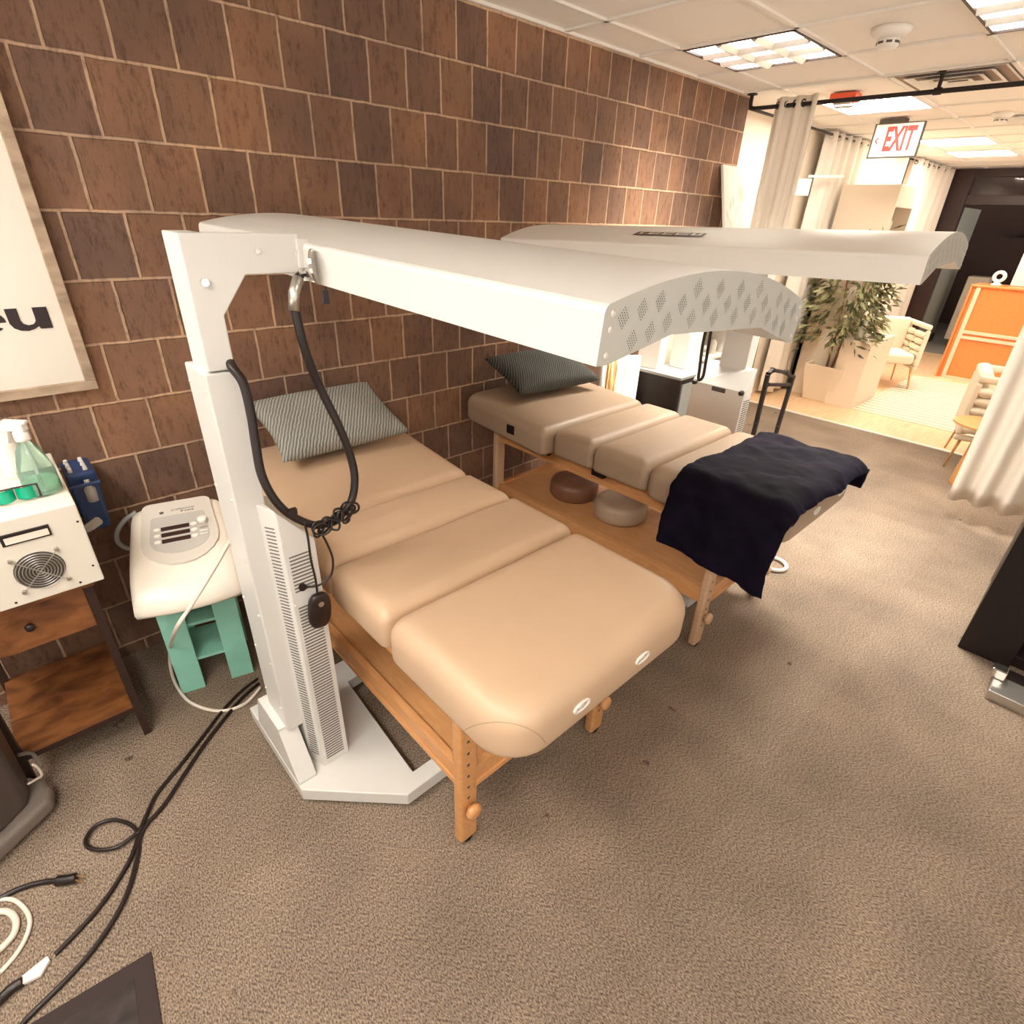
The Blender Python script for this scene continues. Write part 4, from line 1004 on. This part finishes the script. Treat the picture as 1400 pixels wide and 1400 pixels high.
lead('power_cable', 'plain black power cord running beside the looped one', [(354, 934), (330, 955), (305, 985), (278, 1020), (250, 1062), (225, 1100), (200, 1128), (190, 1150), (188, 1170), (178, 1210), (160, 1250), (130, 1295), (95, 1335), (60, 1370), (35, 1395), (20, 1415)], .0072, M_dark, 'power cord')
t = thing('extension_lead', 'black cord ending in a pronged plug on the carpet at the left edge', 'power cord', atZ(60, 1205, 0))
lead('cord', None, [(-30, 1245), (0, 1228), (30, 1214), (60, 1206), (82, 1204)], .008, M_dark, parent=t)
lead('plug', None, [(78, 1204), (92, 1203), (104, 1200)], .015, M_dark, parent=t)
b = MB()
for a, c in (((103, 1197), (116, 1198)), ((102, 1203), (112, 1206))): b.tube([atZ(*a, .015), atZ(*c, .015)], .0028, 6)
b.build('prong', M_brass, t)
lead('power_cable', 'thin white cord curved in a loop on the carpet, outermost of two', [(-30, 1240), (0, 1230), (20, 1231), (36, 1245), (41, 1262), (34, 1285), (18, 1310), (-5, 1335)], .0062, M_cord)
lead('power_cable', 'thicker white cord curved inside the thin one at the left edge', [(-25, 1250), (0, 1246), (14, 1248), (22, 1260), (18, 1278), (0, 1298), (-20, 1315)], .009, M_cord)
# rubber mat
P = [atZ(207, 1302, 0), atZ(228, 1440, 0)]
M = Matrix.Translation((P[0].x, P[0].y, 0)) @ Matrix.Rotation(math.atan2((P[1]-P[0]).y, (P[1]-P[0]).x)+PI/2, 4, 'Z')
t = thing('rubber_mat', 'dark square rubber mat lying at the bottom left of the carpet', 'mat', (P[0].x, P[0].y, 0))
b = MB(); b.box((-.62, -.75, 0), (0, 0, .006), M); b.build('border', M_matE, t)
b = MB(); b.box((-.56, -.69, .006), (-.045, -.045, .0075), M); b.build('tread', M_mat, t)
# grey waste bin with a foot
q = atZ(80, 1105, 0)
t = thing('waste_bin', 'dark grey plastic bin on a moulded foot at the left edge', 'bin', (q.x-.15, q.y, 0))
bx, by_ = q.x-.19, q.y+.0
b = MB(); sec = []
fp = [(q.x-.005, q.y-.015), (q.x+.004, q.y+.04), (q.x-.01, q.y+.10), (q.x-.05, q.y+.14), (q.x-.32, q.y+.14), (q.x-.32, q.y-.16), (q.x-.16, q.y-.115)]
b.prism(fp, .012, .075); b.build('foot', M_greyL, t, bevel=.018, seg=4)
b = MB(); o_ = [(q.x-.045, q.y+.115), (q.x-.31, q.y+.115), (q.x-.31, q.y-.10), (q.x-.15, q.y-.075), (q.x-.055, q.y-.0)]
k = 1.0
vs = [Vector((p[0], p[1], .075)) for p in o_]+[Vector((p[0]-.0, p[1]+.0, .52)) for p in [(x+(.012 if x > bx else 0), y) for x, y in o_]]; n = len(o_)
b.add(vs, [tuple(range(n)), tuple(range(n, 2*n))[::-1]]+[(i, i+n, (i+1) % n+n, (i+1) % n) for i in range(n)]); b.build('body', M_grey, t, bevel=.02, seg=4)
b = MB(); b.tube(spline([(q.x-.035, q.y+.11, .20), (q.x-.01, q.y+.135, .16), (q.x-.005, q.y+.12, .10)], 5), .007, 6); b.build('hose', M_greyL, t, smooth=True)
b = MB(); b.tube(spline([atZ(38, 1072, .12), atZ(50, 1065, .11), atZ(57, 1060, .13), atZ(52, 1050, .17), atZ(44, 1045, .20)], 5), .004, 6); b.build('white_tube', M_cord, t, smooth=True)

# ------------------------------------------------------------------ right edge: black cabinet
t = thing('black_cabinet', 'tall glossy black cabinet cut off by the right edge', 'cabinet', (3.4, -.3, 0))
b = MB(); b.box((3.16, -.235, 0), (4.05, -.028, 1.9)); b.box((3.20, -.9, 1.86), (4.05, -.235, 1.9)); b.box((4.0, -.9, 0), (4.05, -.235, 1.9)); b.box((3.2, -.9, 0), (4.05, -.235, .06)); b.build('body', M_black, t, bevel=.004)
b = MB(); b.box((3.22, -.9, .55), (3.24, -.235, 1.86)); b.build('glass_door', mat('smoked_glass', (.06, .04, .035), .08), t)
b = MB(); b.box((3.30, -.80, .10), (3.95, -.26, .50)); b.build('drawer', mat('grey_drawer', (.36, .34, .31), .4), t, bevel=.01)
b = MB(); b.box((3.145, -.06, 0), (3.155, -.045, 1.9)) if False else b.box((4.03, -.030, 0), (4.05, -.020, 1.9)); b.build('trim_strip', M_steel, t)
q = atZ(1352, 943, .05)
t = thing('metal_platform', 'low steel edged platform beside the black cabinet', 'platform', (q.x+.1, q.y-.2, 0))
b = MB(); b.box((q.x, q.y-.75, .0), (q.x+.15, q.y, .05)); b.build('deck', M_steel, t, bevel=.004)
b = MB(); b.box((q.x+.15, q.y-.75, 0), (q.x+.27, q.y+.0-.03, .03)); b.build('runner', M_black, t)
b = MB(); b.box((q.x+.11, q.y-.035, .05), (q.x+.17, q.y+.02, .10)); b.build('corner_bracket', M_chrome, t, bevel=.005)

# ------------------------------------------------------------------ behind the far table
# black filing cabinet with boxes
t = thing('filing_cabinet', 'low black filing cabinet behind the farther table, boxes on top', 'filing cabinet', (3.9, 2.3, 0))
b = MB(); b.box((3.62, 2.05, 0), (4.12, 2.5, .84)); b.build('body', M_black, t, bevel=.004)
b = MB(); b.box((3.60, 2.03, .84), (4.14, 2.52, .86)); b.build('top', mat('grey_top', (.30, .30, .28), .4), t, bevel=.002)
b = MB(); b.box((3.65, 2.035, .10), (4.09, 2.052, .80)); b.build('drawer', mat('grey_front', (.26, .27, .25), .4), t, bevel=.003)
def carton(name, label, x, y, z, w, d, h, rz, m, cat='box', group=None):
    b = MB(); b.box((-w/2, -d/2, 0), (w/2, d/2, h)); o = b.build(name, m, None, bevel=.004, M=Matrix.Translation((x, y, z)) @ Matrix.Rotation(rz, 4, 'Z'))
    return tag(o, label, cat, group)
carton('box', 'tall white carton on the black filing cabinet, nearest the block wall', 3.72, 2.38, .861, .13, .17, .26, .15, M_nozzle)
carton('box', 'white carton on the black filing cabinet, beside the cables', 3.93, 2.22, .861, .16, .15, .27, -.1, M_nozzle)
carton('box', 'cream carton at the back of the black filing cabinet', 3.96, 2.42, .861, .22, .12, .34, .05, M_wall)
carton('box', 'small cream package stacked on the white carton by the cables', 3.93, 2.22, 1.132, .12, .12, .06, .2, M_shellw)
# rolled towels / paper tubes standing by the wall
rnd = random.Random(2)
for i, (m_, lb) in enumerate(((M_steel, 'shiny metallic roll standing by the block wall, left end of the row'), (M_brass, 'brown roll standing second from the left by the block wall'), (M_lacq, 'cream roll standing third in the row by the block wall'), (M_nozzle, 'white roll standing fourth in the row by the block wall'), (M_curt, 'off white roll at the right end of the row by the block wall'))):
    x = 3.20+.085*i; b = MB(); b.lathe([(.034, 0), (.034, 1.0-.01*i), (.026, 1.0-.01*i), (.026, .96-.01*i)], (x, 2.44-.012*i, 0), 18)
    tag(b.build('roll', m_, None, smooth=True), lb, 'roll', 'rolls standing by the block wall')
# handle of a hand truck
t = thing('hand_truck', 'black folding hand truck standing behind the farther table', 'hand truck', (3.75, 1.47, 0))
hc_ = [atY(1047, 508, 1.47), atY(1085, 512, 1.47)]
xL, xR, zT = 3.10, 3.52, 1.135
pp_ = [atY(1034, 578, 1.47), atY(1050, 512, 1.47), atY(1056, 506, 1.47), atY(1074, 509, 1.47), atY(1084, 516, 1.47), atY(1064, 582, 1.47)]
def ext(a, c, zz):
    d = (a-c); k = (zz-c.z)/(d.z if abs(d.z) > 1e-6 else 1e-6); return c+d*k
lo = Vector((pp_[0].x, 1.47, .12)); hi = Vector((pp_[5].x, 1.47, .12))
b = MB()
for a, c in ((lo, pp_[0]), (pp_[0], pp_[1]), (hi, pp_[5]), (pp_[5], pp_[4])):
    b = MB(); b.bar(a, c, .024, .034, (1, 0, 0)); b.build('rail', M_black, t, bevel=.004)
b = MB(); b.bar(pp_[1], pp_[2], .024, .022, (0, 1, 0)); b.bar(pp_[2], pp_[3], .024, .022, (0, 1, 0)); b.bar(pp_[3], pp_[4], .024, .022, (0, 1, 0)); b.bar(pp_[1]-Vector((0, 0, .07))+Vector((.02, 0, 0)), pp_[4]-Vector((0.02, 0, .05)), .022, .022, (0, 1, 0)); b.build('handle', M_black, t, bevel=.004)
b = MB(); b.box((lo.x-.02, 1.36, .02), (hi.x+.02, 1.48, .03)); b.bar(lo+Vector((0, 0, 0)), lo+Vector((0, 0, -.09)), .024, .034); b.bar(hi, hi+Vector((0, 0, -.09)), .024, .034); b.build('toe_plate', M_black, t)
for x in (lo.x-.03, hi.x+.03):
    b = MB(); b.lathe([(.06, -.012), (.07, -.008), (.07, .008), (.06, .012)], M=Matrix.Translation((x, 1.53, .07)) @ Matrix.Rotation(PI/2, 4, 'Y'), n=18); b.build('wheel', M_dark, t)
# white shelving unit with canvas on top
t = thing('shelf_unit', 'white open shelf unit with small goods behind the machines', 'shelf unit', (4.45, 2.4, 0))
sx0, sx1, sy0, sy1 = 4.16, 4.66, 2.24, 2.56
b = MB()
for x in (sx0, sx1-.02): b.box((x, sy0, 0), (x+.02, sy1, 1.50))
b.build('side_panel', M_nozzle, t)
for z in (.05, .45, .85, 1.12, 1.30, 1.48):
    b = MB(); b.box((sx0+.02, sy0, z), (sx1-.02, sy1, z+.02)); b.build('shelf', M_nozzle, t)
b = MB(); b.box((sx0+.02, sy1-.01, 0), (sx1-.02, sy1, 1.50)); b.build('back_panel', M_nozzle, t)
rnd = random.Random(9); cols = [M_nozzle, M_steel, M_lacq, M_panel, M_cream]
nms = ('left', 'middle', 'right')
for z, zn in ((.87, 'lower'), (1.14, 'middle'), (1.32, 'upper')):
    for i in range(3):
        x = sx0+.09+.14*i; m_ = cols[rnd.randrange(5)]; b = MB(); r_ = rnd.uniform(.028, .042); h_ = rnd.uniform(.09, .135)
        b.lathe([(r_, 0), (r_, h_*.8), (r_*.6, h_*.9), (r_*.6, h_)], (x, sy0+.08, z+.0), 16)
        tag(b.build('jar', m_, None, smooth=True), 'small jar on the %s shelf of the white shelf unit, %s of three' % (zn, nms[i]), 'jar', 'jars in the white shelf unit')
# leaning canvas picture
c0 = atY(985, 225, WY-.01); 
t = thing('canvas_picture', 'white canvas picture of a pale figure, leaning where the block wall ends', 'picture', (c0.x+.3, WY-.15, 1.5))
lz = 1.50; th_ = math.atan2(.20, c0.z-lz); hL = math.hypot(.20, c0.z-lz)
MCV = Matrix.Translation((c0.x, WY-.012-.20, lz)) @ Matrix.Rotation(-th_, 4, 'X') @ MY    # local x right, y up, z towards the viewer
b = MB(); b.box((0, 0, -.0), (.60, hL-.005, .022), MCV); cv = b.build('canvas', M_poster, t, bevel=.002)
def blob(name, pts, m, z=.0226):
    b = MB(); b.prism(pts, .0215, z, MCV); return b.build(name, m, t)
# a generic pale figure and sprigs
mF = mat('canvas_peach', (.72, .50, .36), .8); mG = mat('canvas_grey', (.52, .50, .42), .8); mB2 = mat('canvas_beige', (.74, .66, .56), .8)
yo = hL
blob('painted_hair', [(.27+.055*math.cos(a*PI/8), yo-.18+.11*math.sin(a*PI/8)) for a in range(16)], mB2)
blob('painted_face', [(.272+.036*math.cos(a*PI/8), yo-.20+.062*math.sin(a*PI/8)) for a in range(16)], mF, .0232)
blob('painted_dress', [(.23, yo-.29), (.31, yo-.29), (.35, yo-.42), (.38, yo-.62), (.20, yo-.62), (.21, yo-.42)], mB2)
for i, (x, y, a) in enumerate(((.06, -.40, 1.9), (.09, -.33, 1.4), (.14, -.30, 1.5), (.17, -.36, 1.1), (.12, -.45, 2.2), (.07, -.52, 1.2))):
    ca, sa = math.cos(a), math.sin(a); blob('painted_leaf', [(x+ca*.0-sa*.006, yo+y), (x+ca*.05-sa*.010, yo+y+sa*.05), (x+ca*.10, yo+y+sa*.10), (x+ca*.05+sa*.010, yo+y+sa*.05-.004)], mG)
blob('painted_bench', [(.04, yo-.60), (.22, yo-.60), (.22, yo-.565), (.04, yo-.565)], mF)

# ------------------------------------------------------------------ far seating area
CY = 2.70
b = MB(); b.tube([(WX+.05, CY, 2.672), (11.85, CY, 2.672)], .011, 8); tag(b.build('curtain_track', M_black, None), 'long black curtain track along the cream wall ceiling', 'curtain track')
curtain('curtain', 'pale curtain on the wall track with a light grommet, behind the exit sign', 'x', CY, 6.80, 7.85, .05, 2.70, 5, .045, M_curt, seed=8)
curtain('curtain', 'pale curtain on the wall track, brightest, above the tall cream cabinet', 'x', CY, 7.9, 9.5, .05, 2.70, 8, .045, M_curtT, seed=12)
curtain('curtain', 'pale curtain on the wall track next to the dark doorway frame', 'x', CY, 9.7, 11.75, .05, 2.70, 7, .06, M_curt, M_black, seed=15)
# dark door jamb of a recess on the cream wall
b = MB(); b.box((6.62, 2.83, 0), (6.635, 2.84, 2.70)); struct(b.build('trim_2', M_frameD))
# bracket shelf
t = thing('wall_bracket', 'white wall bracket arm beside the pale wall curtain', 'bracket', (6.2, 2.8, 2.2))
q = atY(1107, 241, 2.6); q2 = atY(1152, 241, 2.6)
b = MB(); b.bar(q, q2, .03, .02); b.build('arm', M_nozzle, t); b = MB(); b.box((q.x-.01, 2.59, q.z-.16), (q.x+.05, 2.84, q.z-.02)); b.build('mount', M_nozzle, t)
# tall cream cabinet: lower cupboard, upper box with niche
t = thing('tall_cabinet', 'tall cream cabinet with an open niche, beside the leafy tree', 'cabinet', (7.4, 2.3, 0))
kx0, kx1, ky0, ky1 = 7.30, 7.95, 2.06, 2.62
b = MB(); b.box((kx0, ky0, 1.60), (kx1, ky1, 2.24)) if False else None
# carcass (open to -Y where the niche is)
b = MB()
b.box((kx0, ky0, 1.30), (kx0+.03, ky1, 2.26)); b.box((kx1-.03, ky0, 1.30), (kx1, ky1, 2.26)); b.box((kx0+.03, ky0, 2.06), (kx1-.03, ky1, 2.26)); b.box((kx0+.03, ky1-.03, 1.30), (kx1-.03, ky1, 2.06)); b.box((kx0, ky0, 1.27), (kx1, ky1, 1.30))
b.build('upper_case', M_lacq, t, bevel=.003)
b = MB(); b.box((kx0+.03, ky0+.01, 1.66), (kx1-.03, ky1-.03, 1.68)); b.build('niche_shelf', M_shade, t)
b = MB(); b.box((kx0+.03, ky1-.05, 1.30), (kx1-.03, ky1-.031, 2.06)); b.build('niche_back', M_shade, t)  # sheet over the case back, coloured as if in shade
b = MB(); b.box((kx0, ky0, 0), (kx0+.04, ky1, 1.27)); b.box((kx0, ky1-.04, 0), (kx1, ky1, 1.27)); b.build('side_panel', M_lacq, t)
b = MB(); b.box((7.12, 1.80, .0), (7.95, 2.10, .75)); b.build('cupboard', M_lacq, t, bevel=.003)
for x in (7.50, 7.70):
    b = MB(); b.lathe([(.035, 0), (.008, .01), (.008, .10), (.045, .15), (.055, .23), (.048, .26)], (x, 2.2, 1.681), 16)
    tag(b.build('glass_goblet', M_nozzle, None, smooth=True), 'white goblet in the niche of the tall cream cabinet, %s one' % ('nearer' if x < 7.6 else 'farther'), 'goblet', 'goblets in the cabinet niche')
# low wall cabinet further back with boxes, and dried branches
t = thing('wall_shelf', 'cream wall shelf holding small boxes, right of the leafy tree', 'shelf', (8.9, 2.4, 1.2))
b = MB(); b.box((8.5, 2.25, 1.02), (9.3, 2.62, 1.05)); b.build('board', M_lacq, t)
b = MB(); b.box((8.5, 2.55, 0), (8.8, 2.62, 1.02)); b.build('post', M_lacq, t)
carton('box', 'cream box on the wall shelf right of the leafy tree', 8.85, 2.42, 1.051, .4, .2, .30, 0, M_wall)
t = thing('dried_branches', 'thin dried branches arching above the tall cream cabinet front', 'branches', (7.15, 2.0, .75))
rnd = random.Random(21)
for k in range(7):
    a = rnd.uniform(0, 6.3); e = Vector((7.25+.16*math.cos(a), 1.95+.16*math.sin(a), 1.80+rnd.uniform(-.1, .12)))
    b = MB(); b.tube(spline([(7.22, 1.95, .96), (7.22+.03*math.cos(a), 1.95+.03*math.sin(a), 1.4), e], 6), .0035, 5); b.build('twig', mat('twig', (.22, .19, .10), .8) if k == 0 else bpy.data.materials['twig'], t)
b = MB(); b.lathe([(.03, 0), (.06, .06), (.055, .13), (.025, .18), (.03, .21)], (7.22, 1.95, .75), 18); b.build('vase', M_nozzle, t, smooth=True)

# potted tree
px_, py_ = 7.10, 2.02
t = thing('potted_tree', 'leafy potted tree with thin stems in a square cream planter', 'potted plant', (px_+.1, py_+.1, 0))
pc = (atZ(1105, 548, 0)+atZ(1160, 550, 0))/2
pc = Vector((6.98, 2.02, 0)) if False else Vector((pc.x+.05, pc.y+.12, 0))
b = MB(); w0, w1 = .155, .215
fp0 = [(-w0, -w0), (w0, -w0), (w0, w0), (-w0, w0)]
def fr_(w, z): return [pc+Vector((x*w, y*w, z)) for x, y in ((-1, -1), (1, -1), (1, 1), (-1, 1))]
vs = fr_(w0, .005)+fr_(w1, .42)+fr_(w1-.025, .42)+fr_(w1-.035, .34)
b.add(vs, [(3, 2, 1, 0)]+[(i+4*j, (i+1) % 4+4*j, (i+1) % 4+4*(j+1), i+4*(j+1)) for j in range(3) for i in range(4)]); b.build('planter', M_lacq, t, bevel=.004)
b = MB(); b.add(fr_(w1-.034, .345), [(0, 1, 2, 3)]); b.build('soil', M_brown, t)
rnd = random.Random(33)
tips = []
for k in range(5):
    a = k*1.3; base_ = pc+Vector((.04*math.cos(a), .04*math.sin(a), .34))
    mid = pc+Vector((.10*math.cos(a)+.03, .10*math.sin(a)-.02, 1.0)); top_ = pc+Vector((.22*math.cos(a)+.05, .24*math.sin(a)-.02, 1.75))
    s_ = spline([base_, mid, top_], 8); b = MB(); b.tube(s_, [.013-.008*i/len(s_) for i in range(len(s_))], 6); b.build('stem', M_stem, t, smooth=True)
    tips += s_[6:]
for nm, m_, cnt in (('foliage', M_leaf, 800), ('pale_foliage', M_leaf2, 900)):
    b = MB()
    for i in range(cnt):
        cl = tips[rnd.randrange(len(tips))]
        if i % 4: # drooping clusters around the crown
            a = rnd.choice([0.3, 1.4, 2.6, 3.5, 4.6, 5.5])+rnd.gauss(0, .16); zz = rnd.choice([.78, .95, 1.15, 1.38, 1.6])+rnd.gauss(0, .08); rr = rnd.uniform(.18, .42)
            c = pc+Vector((rr*math.cos(a+zz), rr*math.sin(a+zz), zz-rr*.25+.1))
        else: c = cl+Vector((rnd.gauss(0, .08), rnd.gauss(0, .08), rnd.gauss(0, .07)))
        d = Vector((c.x-pc.x+rnd.gauss(0, .12), c.y-pc.y+rnd.gauss(0, .12), -.16+rnd.gauss(0, .12))).normalized()
        sdv = d.cross(Vector((rnd.gauss(0, 1), rnd.gauss(0, 1), 1.5))).normalized(); L_ = rnd.uniform(.09, .15); w_ = L_*.17
        nn = sdv.cross(d)*.004
        b.add([c, c+d*L_*.45+sdv*w_+nn, c+d*L_, c+d*L_*.45-sdv*w_+nn], [(0, 1, 2, 3)])
    b.build(nm, m_, t)

# lounge chairs
def chair(label, x, y, rz, nslat=5, w=.62, d=.58):
    t = thing('lounge_chair', label, 'armchair', (x, y, 0), None)
    M = Matrix.Translation((x, y, 0)) @ Matrix.Rotation(rz, 4, 'Z')
    b = MB(); b.box((-w/2+.06, -d/2+.02, .32), (w/2-.06, d/2-.08, .45), M); b.build('seat', M_cushW, t, bevel=.04, seg=4)
    b = MB(); b.box((-w/2+.05, d/2-.10, .30), (w/2-.05, d/2, .84), M); b.build('backrest', M_cushW, t, bevel=.035, seg=4)
    for sx_s in (-1, 1):
        b = MB(); x0_, x1_ = sorted((sx_s*w/2, sx_s*(w/2-.05)))
        # arm frame with a woven infill of rolls
        b.box((x0_, -d/2, .76), (x1_, d/2, .82), M); b.box((x0_, -d/2, .26), (x1_, d/2, .31), M); b.box((x0_, -d/2, .31), (x1_, -d/2+.045, .76), M); b.box((x0_, d/2-.045, .31), (x1_, d/2, .76), M)
        ar = b.build('arm', M_cushW, t, bevel=.02, seg=3)
        for r_ in range(nslat):
            b = MB(); z = .355+r_*(.40/nslat)+.01
            sp_ = (.0 if r_ % 2 else .09)
            for y0_, y1_ in ((-d/2+.03, sp_-.012), (sp_+.012, d/2-.03)):
                b.tube([M @ Vector(((x0_+x1_)/2, y0_+(y1_-y0_)*k/8, z)) for k in range(9)], [.022, .034, .038, .039, .039, .039, .038, .034, .022], 8)
            b.build('woven_roll', M_cushW, ar, smooth=True)
    for lx in (-w/2+.05, w/2-.05):
        for ly in (-d/2+.06, d/2-.06):
            b = MB(); a = M @ Vector((lx, ly, .27)); c = M @ Vector((lx*1.12, ly*1.15, 0)); b.tube([c, a], [.008, .014], 8); b.build('leg', M_brass, t, smooth=True)
    return t
chair('ivory woven armchair on the striped rug beside the tall cream cabinet', 8.75, 2.02, -.95)
chair('ivory woven armchair at the right, behind the small oak table', 6.30, .43, .20)
# side table
t = thing('round_table', 'small round oak side table with a tapered leg by the right curtain', 'side table', (5.55, .42, 0))
c = Vector((5.62, .44, 0))
b = MB(); b.lathe([(.085, 0), (.085, .01), (.045, .48), (.04, .50)], c, 24); b.build('pedestal', M_tblwood, t, smooth=True)
b = MB(); b.lathe([(.19, .50), (.225, .512), (.225, .525), (.20, .528)], c, 36); b.build('tabletop', M_tblwood, t, smooth=False)
b = MB(); b.lathe([(.05, 0), (.052, .022)], c+Vector((.06, -.02, .529)), 20); tag(b.build('coaster_dish', M_nozzle, None), 'small white dish on the round oak side table', 'dish')
# rug with stripes
rg = [Vector((6.95, 1.86, 0)), Vector((6.72, .75, 0)), Vector((10.0, .55, 0)), Vector((10.3, 2.25, 0))]
t = thing('rug', 'cream striped rug on the wooden floor between the armchairs', 'rug', (8.2, 1.4, 0))
b = MB(); b.box((7.15, .45, .004), (9.7, 1.79, .012)); b.build('pile', mat('rug_cream', (.80, .68, .50), .95), t)
b = MB()
for i in range(20): x = 7.21+i*.125; b.box((x, .46, .0122), (x+.045, 1.78, .0135))
b.build('stripe', mat('rug_stripe', (.50, .44, .36), .95), t)
# orange credenza
t = thing('credenza', 'orange wood credenza with pale edging near the dark doorway', 'credenza', (10.2, .9, 0))
ox, oy0, oy1, oh = 9.97, -.1, 1.60, 1.24
b = MB(); b.box((ox+.02, oy0, .0), (ox+.5, oy1-.03, oh-.03)); b.build('body', M_orange, t, bevel=.004)
b = MB(); b.box((ox-.01, oy0, oh-.03), (ox+.5, oy1, oh)); b.box((ox-.01, oy1-.03, 0), (ox+.5, oy1, oh-.03)); b.build('outer_frame', M_orange, t, bevel=.008)
b = MB(); b.box((ox, oy1-.12, .0), (ox+.025, oy1-.07, oh-.03)); b.box((ox, .60, .62), (ox+.025, oy1-.12, .66)); b.box((ox, .60, .55), (ox+.025, oy1-.12, .59)); b.box((ox, .60, 0), (ox+.025, oy1-.12, .04)); b.box((ox, .55, 0), (ox+.025, .60, oh-.03)); b.build('edging', M_edge, t, bevel=.002)
b = MB(); b.box((ox+.01, .72, .72), (ox+.022, .74, .80)); b.build('pull', M_black, t)
b = MB(); c = Vector((ox+.15, 1.36, oh)); b.lathe([(.06, 0), (.057, .02), (.03, .035), (.025, .05)], c, 20); b.tube([c+Vector((0, .055*math.cos(a*PI/12), .11+.055*math.sin(a*PI/12))) for a in range(25)], .022, 10, False)
tag(b.build('ring_ornament', M_nozzle, None, smooth=True), 'white ring shaped ornament on the orange credenza', 'ornament')
b = MB(); 
for pts, z0_, z1_ in (([(ox+.05, .62), (ox+.30, .62), (ox+.30, 1.0), (ox+.05, 1.0)], oh, oh+.03),): b.prism(pts, z0_, z1_)
b.box((ox+.12, .66, oh+.03), (ox+.15, .98, oh+.20)); tag(b.build('letter_tray', M_nozzle, None, bevel=.006), 'white letter tray on the orange credenza', 'tray')
b = MB(); b.box((ox+.34, .0, oh), (ox+.38, 1.24, 2.05)); tag(b.build('white_screen', M_curtT, None, bevel=.01), 'large white privacy screen standing on the orange credenza', 'screen')
# dim things beyond the doorway
b = MB(); b.box((12.9, 1.86, .12), (13.3, 2.16, 1.18)); tag(b.build('white_locker', mat('locker_white', (.62, .56, .46), .5), None, bevel=.01), 'pale narrow locker standing in the dark doorway', 'locker')
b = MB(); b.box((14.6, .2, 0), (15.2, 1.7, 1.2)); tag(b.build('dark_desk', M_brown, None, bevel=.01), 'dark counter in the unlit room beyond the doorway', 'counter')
b = MB(); b.box((15.9, .6, 1.75), (16.2, 2.2, 1.79)); tag(b.build('wall_rack', M_brown, None), 'dark shelf high on the wall of the unlit room', 'shelf')
t = thing('exercise_bike', 'dark exercise bike with thin bars beyond the doorway', 'exercise bike', (13.9, 1.7, 0))
c = Vector((13.9, 1.70, 0))
b = MB(); b.tube([c+Vector((0, .25, .05)), c+Vector((0, 0, .9)), c+Vector((0, -.35, 1.25))], .02, 8); b.tube([c+Vector((0, -.5, .05)), c+Vector((0, 0, .9))], .02, 8); b.build('frame', M_grey, t)
b = MB(); b.tube([c+Vector((-.2, -.35, 1.25)), c+Vector((.2, -.35, 1.25))], .015, 8); b.build('handlebar', M_steel, t)
b = MB(); b.box(c+Vector((-.09, .12, .98)), c+Vector((.09, .38, 1.03))); b.tube([c+Vector((0, .2, .5)), c+Vector((0, .25, .98))], .02, 8); b.build('saddle', M_dark, t)
for y in (.25, -.5):
    b = MB(); b.tube([c+Vector((-.22, y, .04)), c+Vector((.22, y, .04))], .025, 8); b.build('foot_bar', M_grey, t)

# ------------------------------------------------------------------ one object per small fitting
def explode(o):
    bm = bmesh.new(); bm.from_mesh(o.data); bm.verts.ensure_lookup_table()
    seen = set(); groups = []
    for v in bm.verts:
        if v.index in seen: continue
        st = [v]; seen.add(v.index); g = []
        while st:
            w_ = st.pop(); g.append(w_.index)
            for e in w_.link_edges:
                q_ = e.other_vert(w_)
                if q_.index not in seen: seen.add(q_.index); st.append(q_)
        groups.append(set(g))
    bm.free()
    if len(groups) < 2: return
    src = o.data
    for i, g in enumerate(groups):
        idx = sorted(g); mp_ = {a: k for k, a in enumerate(idx)}
        me = bpy.data.meshes.new(src.name); me.from_pydata([src.vertices[a].co[:] for a in idx], [], [tuple(mp_[a] for a in p.vertices) for p in src.polygons if p.vertices[0] in g])
        for m in src.materials: me.materials.append(m)
        if src.polygons[0].use_smooth: me.shade_smooth()
        if i == 0: o.data = me
        else:
            c_ = o.copy(); c_.data = me; C.objects.link(c_)
for o in list(C.objects):
    if o.type == 'MESH' and o.name.split('.')[0] in ('screw', 'rivet', 'bolt', 'grommet', 'shelf_rail', 'stud', 'prong', 'grille_ring'):
        explode(o)
